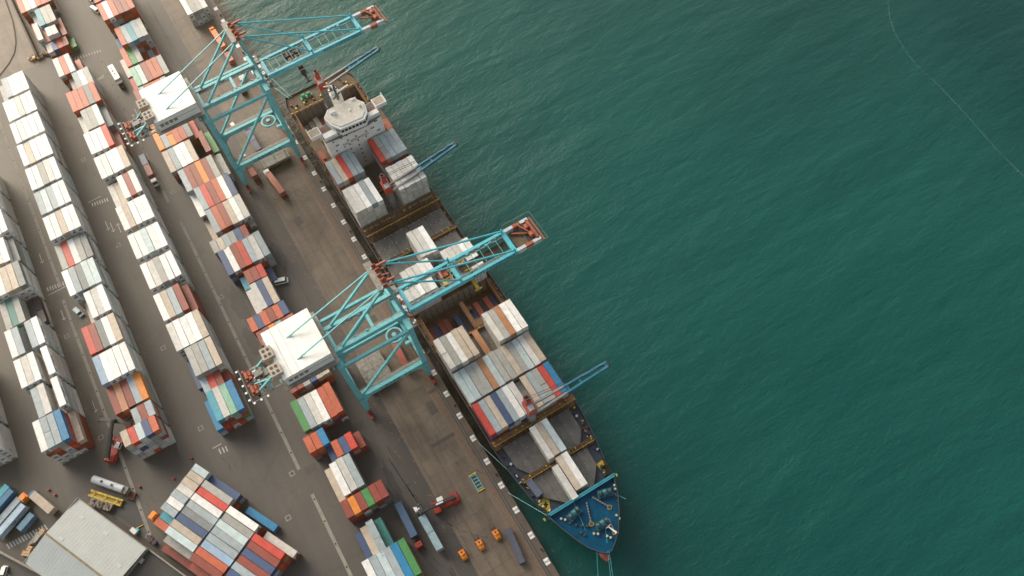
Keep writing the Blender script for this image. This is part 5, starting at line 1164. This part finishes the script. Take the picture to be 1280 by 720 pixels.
# red reach stackers
def reach(label, loc, rz, beacon=False, boom_up=.35, spread=True):
    t = thing('reach_stacker', label, 'reach stacker', loc, rz, 'red reach stackers')
    MB().box(-4.2, 4.2, -1.4, 1.4, .9, 1.7).hexa([(-4.6, -1.9, .8), (-1.8, -1.9, .8), (-1.8, 1.9, .8), (-4.6, 1.9, .8), (-4.4, -1.6, 2.6), (-2.0, -1.6, 2.5), (-2.0, 1.6, 2.5), (-4.4, 1.6, 2.6)]).box(2.2, 4.4, -2.0, -1.3, .8, 1.9).box(2.2, 4.4, 1.3, 2.0, .8, 1.9).build('body', M_RED, t)
    a = Vector((-3.6, .2, 3.4)); b = Vector((8.2, .2, 3.4 + 11.8 * math.tan(boom_up)))
    bo = MB().beam(a, a + (b - a) * .62, 1.1, 1.2).beam(a + (b - a) * .5, b, .8, .9).build('boom', M_DARK, t)
    MB().beam(a + (b - a) * .35 + Vector((0, 0, .62)), a + (b - a) * .55 + Vector((0, 0, .62)), .5, .06).build('boom_stripe', M_WHITE, bo)
    MB().beam((1.8, -.9, 1.7), a + (b - a) * .5, .4).beam((1.8, 1.1, 1.7), a + (b - a) * .5, .4).build('lift_rams', M_DARK, t)
    cb = MB().box(.2, 2.2, -2.1, -.6, 1.7, 3.3).build('cab', M_WHITE, t); MB().box(.4, 2.22, -2.12, -.58, 2.3, 3.1).build('cab_windows', M_GLASS, cb)
    sp = MB().box(b.x - .6, b.x + .6, b.y - 6 if spread else b.y - 3, b.y + 6 if spread else b.y + 3, b.z - 2.0, b.z - 1.5).box(b.x - .5, b.x + .5, b.y - .6, b.y + .6, b.z - 1.5, b.z)
    for s in (-1, 1): sp.box(b.x - 1.2, b.x + 1.2, b.y + s * (6 if spread else 3) - .15, b.y + s * (6 if spread else 3) + .15, b.z - 2.1, b.z - 1.5)
    sp.build('spreader', M_DARK, t)
    wheels(t, (3.3,), 1.9, .85, .8); wheels(t, (-3.2,), 1.5, .8, .5)
    if beacon: MB().cyl((-4.0, 1.2, 2.6), (-4.0, 1.2, 3.0), .22).build('beacon', M_ORG, t)
reach('red reach stacker with dark boom over the truck with the pale blue boxes', (-91.6, -.9, 0), -PI / 2 - .08, boom_up=.12, spread=False)
reach('red reach stacker with raised dark boom at the lower end of the second row', (-168.2, -89.2, 0), 2.45, True, boom_up=.42)
# orange forklifts
def forklift(label, loc, rz):
    t = thing('forklift', label, 'forklift', loc, rz, 'orange forklifts on the quay apron')
    MB().hexa([(-.9, -1.0, .5), (2.3, -1.0, .5), (2.3, 1.0, .5), (-.9, 1.0, .5), (-.9, -.95, 1.6), (1.9, -.8, 1.7), (1.9, .8, 1.7), (-.9, .95, 1.6)]).build('body', M_ORG, t)
    MB().box(-.7, .9, -.8, .8, 2.4, 2.5).build('roof_guard', M_ORG, t)
    p = MB()
    for x in (-.65, .8):
        for y in (-.72, .72): p.box(x - .05, x + .05, y - .05, y + .05, 1.6, 2.4)
    p.build('guard_posts', M_DARK, t)
    MB().box(-.05, .4, -.25, .25, 1.7, 2.55).build('seat', M_BLACK, t)
    MB().box(-1.25, -1.0, -.75, -.5, .1, 3.0).box(-1.25, -1.0, .5, .75, .1, 3.0).box(-1.25, -1.05, -.7, .7, 2.7, 2.9).build('mast', M_DARK, t)
    f = MB().box(-2.7, -1.2, -.6, -.35, .12, .2).mesh('fork', M_DARK); link('fork', f, t); link('fork', f, t, (0, .95, 0))
    wheels(t, (-.5, 1.5), .95, .42, .35)
forklift('orange forklift beside the long slate coloured box, nearest the ship', (-75.0, 8.0, 0), .02)
forklift('orange forklift in the middle of the three on the apron', (-75.0, 2.1, 0), .03)
forklift('orange forklift nearest the yard, beside the drain strip', (-75.2, -4.0, 0), .04)
# slate box on its trailer, green frame, hatch covers landed on the quay
tb = thing('flat_trailer', 'long slate grey sheeted trailer parked on the apron beside the forklifts', 'trailer', (-74.0, 11.8, 0), -.12)
MB().box(0, 11.8, -1.1, 1.1, .9, 1.5).box(.15, 11.6, -1.05, 1.05, 1.5, 2.3).build('sheeted_load', mat('slate_canvas', (.07, .08, .115), .7), tb); MB().box(.4, 11, -.5, .5, .6, .9).build('chassis', M_DARK, tb); wheels(tb, (1.5, 8.6, 9.9), .95, .48)
gf_ = thing('spreader_frame', 'green lifting frame lying on the apron near the quay edge', 'lifting frame', (-92.6, 10.9, 0), 0)
m_ = MB().box(-2.8, 2.8, -1.1, -.9, .1, .5).box(-2.8, 2.8, .9, 1.1, .1, .5)
for i in range(5): m_.box(-2.5 + i * 1.2, -2.3 + i * 1.2, -.9, .9, .15, .45)
m_.build('frame', M_TEAL, gf_); MB().box(-3.2, -2.8, -1.3, 1.3, .05, .4).build('end_beam', M_YEL, gf_); MB().box(2.8, 3.2, -1.3, 1.3, .05, .4).build('end_beam', M_YEL, gf_)
def landed_hatch(label, x0, x1, y0, y1, n):
    t = thing('landed_hatch_cover', label, 'hatch cover', (x0, y0, 0))
    W_, D_ = x1 - x0, y1 - y0
    for k in range(n):
        o = MB().box(.12 * (k % 2), W_ - .1 * (k % 2), .15 * (k % 2), D_ - .2 * ((k + 1) % 2), .5 + k * 1.5, 1.75 + k * 1.5).build('pontoon', M_GALV if k == n - 1 else M_DKBRN, t)
        MB().box(.4, W_ - .4, .4, D_ - .4, .1 + k * 1.5, .5 + k * 1.5).build('web', M_DARK, o)
    top = .5 + (n - 1) * 1.5 + 1.25; s = MB()
    for i in range(4):
        for j in range(3): s.cbox(1 + (W_ - 2) * i / 3, 1 + (D_ - 2) * j / 2, top + .1, .5, .4, .2)
    s.build('twistlock_sockets', M_CONC, t); MB().box(W_ * .5 - .04, W_ * .5 + .04, .2, D_ - .2, top, top + .04).box(.2, W_ - .2, D_ * .5 - .04, D_ * .5 + .04, top, top + .04).build('seam', M_DARK, t)
landed_hatch('stack of grey hatch covers landed just outside the upper crane portal', -255.2, -248.4, .8, 12.2, 2)
landed_hatch('stack of brown grey hatch covers landed inside the lower crane portal', -152.6, -139.0, -4.8, 4.6, 2)

# ------------------------------------------------------------------ warehouse corner at the bottom left
def P2(a, b, t): return (a[0] + (b[0] - a[0]) * t, a[1] + (b[1] - a[1]) * t)
wa, wd_ = (-153.4, -102.0), (-142.0, -122.6)      # far gable corners at eaves
du = Vector((math.cos(math.radians(27.5)), math.sin(math.radians(27.5))))
LW = 31.0
wh = thing('warehouse', 'large warehouse with pale ribbed metal roof and brown ridge gutter', 'warehouse', (wa[0], wa[1], 0), math.radians(27.5))
dv = Vector((wd_[0] - wa[0], wd_[1] - wa[1])); Wv = -(dv.x * -du.y + dv.y * du.x)
# local frame: +x along the ridge, -y across the roof
MB().box(.3, LW, -Wv, -.3, 0, 9.6).box(LW + .02, LW + 33.9, -Wv * .56 + .1, -.06, 0, 8.1).build('wall', M_CONC, wh)
rid = Wv * .56
rm = MB().hexa([(0, -rid, 11.2), (LW, -rid, 11.2), (LW, 0, 9.8), (0, 0, 9.8), (0, -rid, 11.5), (LW, -rid, 11.5), (LW, 0, 10.1), (0, 0, 10.1)])
nr = 26
for i in range(nr):
    x = LW * (i + .5) / nr; rm.hexa([(x - .04, -rid + .1, 11.5), (x + .04, -rid + .1, 11.5), (x + .04, -.05, 10.1), (x - .04, -.05, 10.1), (x - .04, -rid + .1, 11.525), (x + .04, -rid + .1, 11.525), (x + .04, -.05, 10.125), (x - .04, -.05, 10.125)])
rm.build('roof_slope', M_ROOF, wh)
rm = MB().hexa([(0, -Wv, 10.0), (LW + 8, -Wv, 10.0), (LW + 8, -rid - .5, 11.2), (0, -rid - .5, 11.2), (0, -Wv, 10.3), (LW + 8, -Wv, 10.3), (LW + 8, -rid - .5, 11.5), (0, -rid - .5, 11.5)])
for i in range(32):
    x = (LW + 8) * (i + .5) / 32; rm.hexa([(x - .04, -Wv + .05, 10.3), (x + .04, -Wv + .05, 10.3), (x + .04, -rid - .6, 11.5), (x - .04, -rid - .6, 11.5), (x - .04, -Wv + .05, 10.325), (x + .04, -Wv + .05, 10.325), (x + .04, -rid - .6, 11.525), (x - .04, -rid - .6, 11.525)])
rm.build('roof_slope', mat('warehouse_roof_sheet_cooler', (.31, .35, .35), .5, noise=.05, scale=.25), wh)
MB().box(-.1, LW + 8, -rid - .55, -rid + .05, 11.3, 11.62).build('ridge_gutter', mat('brown_gutter', (.24, .19, .12), .8, noise=.2), wh)
MB().box(-.25, 0, -Wv - .1, .1, 9.2, 10.6).box(0, LW, .0, .22, 9.4, 10.25).build('gutter', M_CONC, wh)
sk = MB().box(-.9, .9, -.5, .5, 0, .06).mesh('skylight', mat('translucent_skylight', (.40, .43, .43), .3, noise=.05))
for x, y in ((5.8, -3.6), (16.4, -3.2), (27.6, -8.2), (5.5, -rid + 1.2)):
    o = link('skylight', sk, wh, (x, y, 10.12 + (11.5 - 10.1) * (-y / rid))); o.rotation_euler = (-math.atan2(1.4, rid), 0, 0)
MB().box(LW + .05, LW + 34, -Wv * .56, 0, 8.2, 8.6).build('dark_flat_roof', mat('bitumen_roof', (.05, .048, .046), .85, noise=.2, scale=.2), wh)
MB().box(LW, LW + 34, -.05, .35, 8.2, 9.2).box(LW, LW + .3, -.3, .3, 8.2, 10.2).build('parapet', M_CONC, wh)
g = MB()
for i in range(3): g.cbox(LW + .7, -3.6 - 6.3 * i, 9.0, 1.1, 1.6, .9)
g.build('roof_vent', M_CONC, wh, kind='stuff')
MB().box(0, LW + 30, .5, .62, 2.0, 2.2).box(0, LW + 30, 1.2, 1.3, .4, .6).build('side_pipe', M_DARK, wh)
# trailers and boxes at the bottom left
aT = math.radians(44)
def mbox(loc, rz, L, col, label, z, letters=None, lcol=None):
    o = boxon(loc, rz, L, col, label, z)
    if letters:
        lettering(letters, 1.9, lcol or M_DARK, o, Matrix.Translation((6.1, CW / 2 + .03, 1.25)) @ Matrix(((-1, 0, 0, 0), (0, 0, 1, 0), (0, 1, 0, 0), (0, 0, 0, 1))))
    return o
vdir = Vector((8.6 - 3.0, -15.6)).normalized(); rT = math.atan2(-9.6, 4.9)
def flat(loc, rz, label, L=13): 
    t = thing('container_trailer', label, 'trailer', (loc[0], loc[1], 0), rz)
    MB().box(0, L, -.5, -.3, .95, 1.35).box(0, L, .3, .5, .95, 1.35).box(0, .3, -1.2, 1.2, 1.0, 1.4).box(L - .3, L, -1.2, 1.2, 1.0, 1.4).box(L * .4, L * .4 + .3, -1.2, 1.2, 1.0, 1.4).build('chassis', M_DARK, t); wheels(t, (L - 3.4, L - 2.1), .95, .5)
for (x, y, L, col, lab, z, let) in ((-174.6, -124.3, F40, (.02, .33, .42), 'bright turquoise container at the left edge among the trailers near the warehouse', 1.45, None),
        (-172.3, -123.4, F40, (.015, .14, .28), 'mid blue container between the turquoise and lettered ones near the warehouse', 1.45, None),
        (-168.7, -122.4, F40, (.30, .36, .40), 'blue grey container lettered MAERSK on its side near the warehouse', .3, 'MAERSK'),
        (-165.0, -121.2, F40, (.34, .46, .56), 'pale blue container nearest the zebra crossing and warehouse', 1.45, 'W')):
    mbox((x, y), rT, L, col, lab, z, let)
mbox((-161.0, -119.9), rT, F20, (.08, .20, .30), 'short dark teal container beside the pale blue one near the warehouse', .3)
flat((-174.9, -124.0), rT, 'dark trailer chassis under the turquoise container'); flat((-165.2, -121.0), rT, 'dark trailer chassis under the pale blue container')
t = thing('yard_tractor', 'orange yard tractor cab at the head of the container marked in capitals', 'tractor', (-168.2, -121.4, 0), rT + PI)
MB().box(-.9, 1.6, -1.3, 1.3, .7, 2.7).box(-.6, 1.1, -1.0, 1.0, 2.7, 3.3).build('cab', M_ORG, t); MB().box(1.6, 1.66, -1.1, 1.1, 1.6, 2.6).build('windscreen', M_GLASS, t); wheels(t, (-.3, 1.0), 1.2, .5)
t = thing('box_lorry', 'short lorry with tan box body and blue cab near the warehouse gable', 'lorry', (-168.4, -118.3, 0), .43)
MB().box(1.6, 11.4, -1.3, 1.3, 1.0, 3.7).box(1.4, 11.5, -1.35, 1.35, 3.7, 3.82).build('box_body', M_TANB, t); MB().hexa([(-.6, -1.1, .6), (1.5, -1.1, .6), (1.5, 1.1, .6), (-.6, 1.1, .6), (-.3, -1, 2.6), (1.5, -1, 2.8), (1.5, 1, 2.8), (-.3, 1, 2.6)]).build('cab', mat('cab_blue', (.05, .16, .34)), t); wheels(t, (.3, 8.6, 9.9), 1.1, .48)
a_ = math.atan2(9.5, 10.6)
t = thing('tank_trailer', 'long rounded pale tank trailer above the yellow beam', 'trailer', (-162.0, -98.8, 0), math.atan2(9.3, 10.5) - .02)
MB().cyl((.5, 0, 2.2), (12.6, 0, 2.2), 1.3, n=16).build('tank', M_GREYW, t); MB().box(.3, 13.6, -.5, .5, .7, 1.0).box(12.7, 14.2, -1.2, 1.2, .8, 2.8).build('chassis', M_GREY, t); MB().cyl((4.5, 0, 3.45), (4.5, 0, 3.75), .4).cyl((8.6, 0, 3.45), (8.6, 0, 3.75), .4).build('hatch', M_DARK, t); wheels(t, (2, 10, 11.3), .95, .5)
t = thing('steel_beam', 'yellow steel lifting beam lying on the ground near the warehouse wall', 'lifting beam', (-158.4, -101.4, 0), math.atan2(8.6, 9.6))
MB().box(0, 12.6, -1.15, -.5, .2, 1.2).box(0, 12.6, .5, 1.15, .2, 1.2).build('flange', M_YEL, t); MB().box(.2, 12.4, -.5, .5, .25, .7).build('web', mat('dull_yellow', (.38, .26, .02), .6), t)
for i in range(3): MB().box(1.5 + 4.5 * i, 1.9 + 4.5 * i, -1.1, 1.1, 1.2, 1.3).build('cross_plate', M_YEL, t)
t = thing('scrap_skip', 'grey skip heaped with scrap between the yellow beam and warehouse wall', 'skip', (-152.2, -99.2, 0), .74)
MB().hexa([(-3.6, -1.0, .1), (3.6, -1.0, .1), (3.6, 1.0, .1), (-3.6, 1.0, .1), (-4.2, -1.3, 1.6), (4.2, -1.3, 1.6), (4.2, 1.3, 1.6), (-4.2, 1.3, 1.6)]).build('skip_body', M_GALV, t)
m_ = MB(); rr = random.Random(9)
for i in range(26): m_.cbox(rr.uniform(-3.8, 3.8), rr.uniform(-1, 1), 1.7 + rr.random() * .3, rr.uniform(.4, 1.6), rr.uniform(.3, .9), .3, rr.random() * 3, rr.choice([0, 0, 1, 2]))
m_.build('scrap', [M_CONC, M_BROWN, M_GREY], t, kind='stuff')
t = thing('pallet_crate', 'open brown crate of slats standing by the tail of the tank trailer', 'crate', (-149.8, -89.6, 0), .8)
pm = MB().box(-1.4, 1.4, -.1, .1, 0, .08).mesh('slat', M_BROWN)
for i in range(6): link('slat', pm, t, (0, -1.0 + .4 * i, .9))
MB().box(-1.5, 1.5, -1.2, -1.1, 0, 1).box(-1.5, 1.5, 1.1, 1.2, 0, 1).box(-1.5, -1.4, -1.1, 1.1, 0, 1).box(1.4, 1.5, -1.1, 1.1, 0, 1).build('side_board', M_DKBRN, t)
cm = MB().box(-.5, .5, -.35, .35, 0, .55).box(-.42, .42, -.28, .28, .55, .8).mesh('traffic_barrier', M_RED)
for (x, y), lab in (((-167.5, -113.7), 'small red barrier block left of its pair above the warehouse gable'), ((-164.6, -112.3), 'small red barrier block right of its pair above the warehouse gable'), ((-151.6, -86.2), 'small red barrier block beside the drain strip near the tank trailer'),
                    ((-151.4, -67.4), 'small red barrier block between the second row and the slanted block'), ((-147.9, -75.3), 'small red barrier block nearest the upper corner of the slanted block')):
    link('barrier_block', cm, None, (x, y, 0), .5, lab, 'barrier', 'red barrier blocks on the yard')
t = thing('tarpaulin', 'grey tarpaulin sheet with pale creases on the ground beside the warehouse gable', 'tarpaulin', (0, 0, 0))
MB().hexa([(-156.0, -121.2, .02), (-152.8, -125.6, .02), (-151.4, -122.2, .02), (-153.4, -118.9, .02), (-155.6, -121.3, .5), (-153.0, -125.0, .3), (-151.8, -122.2, 1.4), (-153.6, -119.4, .9)]).build('sheet', mat('grey_tarpaulin', (.26, .25, .22), .5, noise=.35, scale=1.4), t)
for (x, y, a, lab) in ((-154.2, -119.3, .5, 'tan crate at the warehouse gable, nearer the zebra end'), (-150.0, -125.9, .9, 'large tan crate at the bottom corner of the warehouse gable'), (-151.0, -124.4, .7, 'small tan crate touching the larger one at the warehouse gable')):
    t = thing('crate', lab, 'crate', (x, y, 0), a, 'tan crates by the warehouse gable'); s = 1.3 if 'large tan' in lab else .8
    MB().box(-s, s, -.8, .8, 0, 1.3).build('box', mat('cardboard_tan', (.52, .33, .18), .8), t) if 'cardboard_tan' not in bpy.data.materials else MB().box(-s, s, -.8, .8, 0, 1.3).build('box', bpy.data.materials['cardboard_tan'], t)
    MB().box(-s - .02, s + .02, -.1, .1, 1.3, 1.33).build('strap', M_CONC, t)
# boundary wall at the very bottom left and the road beyond it
t = thing('boundary_wall', 'low brown boundary wall crossing the bottom left corner', 'wall', (0, 0, 0))
MB().beam((-163, -138.8, .9), (-141.4, -123.6, .9), .5, 1.8).beam((-141.4, -123.6, .9), (-138.5, -121.2, .9), .5, 1.8).build('wall', M_BROWN, t); MB().beam((-163, -138.8, 1.86), (-138.5, -121.5, 1.86), .7, .12).build('coping', M_CONC, t)
t = thing('guard_rail', 'pale double guard rail along the road in the bottom left corner', 'guard rail', (0, 0, 0))
MB().beam((-158, -139.5, .7), (-141.5, -130.0, .7), .12, .3).build('rail', M_CONC, t); MB().beam((-158.6, -140.5, .7), (-142, -131.0, .7), .12, .3).build('rail', M_CONC, t)
MB().prism([(-165, -141), (-146.2, -128.2), (-136, -121), (-130, -150), (-165, -160)], .003, .012).build('road', M_STAIN, kind='structure')
DR = ((-133.6, -88.8), (-132.0, -88.4), (-130.6, -87.7))
# workmen's gear by the warehouse wall
t = thing('generator_set', 'white and blue generator with yellow hose beside the warehouse wall', 'generator', (-137.8, -92.4, 0), .4); MB().box(-1.2, 1.2, -.7, .7, .2, 1.5).build('housing', M_WHITE, t); MB().cbox(.4, .9, .5, 1.2, .9, .9, .2).build('tank', M_TEALB, t); MB().beam((-.4, 1.2, .2), (.6, 3.2, .2), .25).build('hose', M_YEL, t)
for (x, y, a, M, lab) in ((DR[0][0], DR[0][1], .9, M_GREYW, 'pale drum, top of three beside the corner of the slanted block'), (DR[1][0], DR[1][1], .6, M_RED, 'red drum in the middle of three near the slanted block'), (DR[2][0], DR[2][1], .2, mat('deep_blue', (.03, .05, .28)), 'deep blue drum, lowest of three near the slanted block')):
    t = thing('drum', lab, 'drum', (x, y, 0), a, 'three drums near the slanted block'); MB().cyl((0, 0, 0), (0, 0, 1.2), .75, n=14).build('barrel', M, t); MB().cyl((0, 0, 1.2), (0, 0, 1.28), .6, n=14).build('lid', M_DARK, t)
t = thing('yard_tractor', 'orange yard tractor at the left corner of the slanted block', 'tractor', (-138.3, -84.6, 0), BA + PI)
MB().box(-.9, 1.3, -1.3, 1.3, .7, 2.9).box(-.6, .9, -1.0, 1.0, 2.9, 3.4).build('cab', M_ORG, t); MB().box(1.3, 1.36, -1.1, 1.1, 1.7, 2.7).build('windscreen', M_GLASS, t); wheels(t, (-.3, .8), 1.2, .5)
# clutter and low sheds by the far corner stacks
m_ = MB(); rr = random.Random(4)
for i in range(60):
    t_ = rr.random(); x = -371 + 6.5 * t_ * .6 + rr.uniform(-1.2, 1.2); y = -66 + 15 * t_ + rr.uniform(-1.5, 1.5)
    m_.cbox(x, y, .5, rr.uniform(.5, 1.8), rr.uniform(.4, 1.4), rr.uniform(.4, 1.4), rr.random() * 3, rr.choice([0, 1, 2, 3]))
m_.build('yard_clutter', [M_CONC, M_BROWN, M_YEL, M_DKBRN], label='heap of mixed scrap and gear at the foot of the far corner stacks', cat='scrap', kind='stuff')
fn = thing('boundary_fence', 'dark boundary fence running left of the far corner stacks', 'fence', (0, 0, 0))
MB().beam((-425, -63.4, 1.2), (-384, -62.4, 1.2), .12, 2.4).beam((-384, -62.4, 1.2), (-369, -62.2, 1.2), .12, 2.4).build('mesh_panel', M_DKBRN, fn)
pm = MB().cyl((0, 0, 0), (0, 0, 2.7), .1, n=6).mesh('fence_post', M_DARK)
for i in range(19): link('fence_post', pm, fn, (-424 + 3 * i, -63.3 + .02 * i, 0))
# slim light mast shadows the photo hints at: overhead lamp mast beside the trucks
t = thing('lamp_mast', 'slim dark lamp mast standing beside the crane rail near the reach stacker', 'lamp mast', (-100.2, -8.9, 0)); MB().cyl((0, 0, 0), (0, 0, 9), .14, .08, 8).build('pole', M_DARK, t); MB().box(-.1, .1, -1.6, 1.6, 8.9, 9.05).build('crossarm', M_DARK, t)

# ------------------------------------------------------------------ the hazy sea air
hz = bpy.data.materials.new('haze'); hz.use_nodes = True; n = hz.node_tree.nodes; n.remove(n['Principled BSDF'])
pv = n.new('ShaderNodeVolumePrincipled'); pv.inputs['Color'].default_value = (1.0, .78, .38, 1); pv.inputs['Density'].default_value = HAZE; pv.inputs['Anisotropy'].default_value = .8
hz.node_tree.links.new(pv.outputs[0], n['Material Output'].inputs['Volume'])
MB().box(-4200, 3200, -1700, 5200, -12, 292).build('haze', hz, kind='stuff')
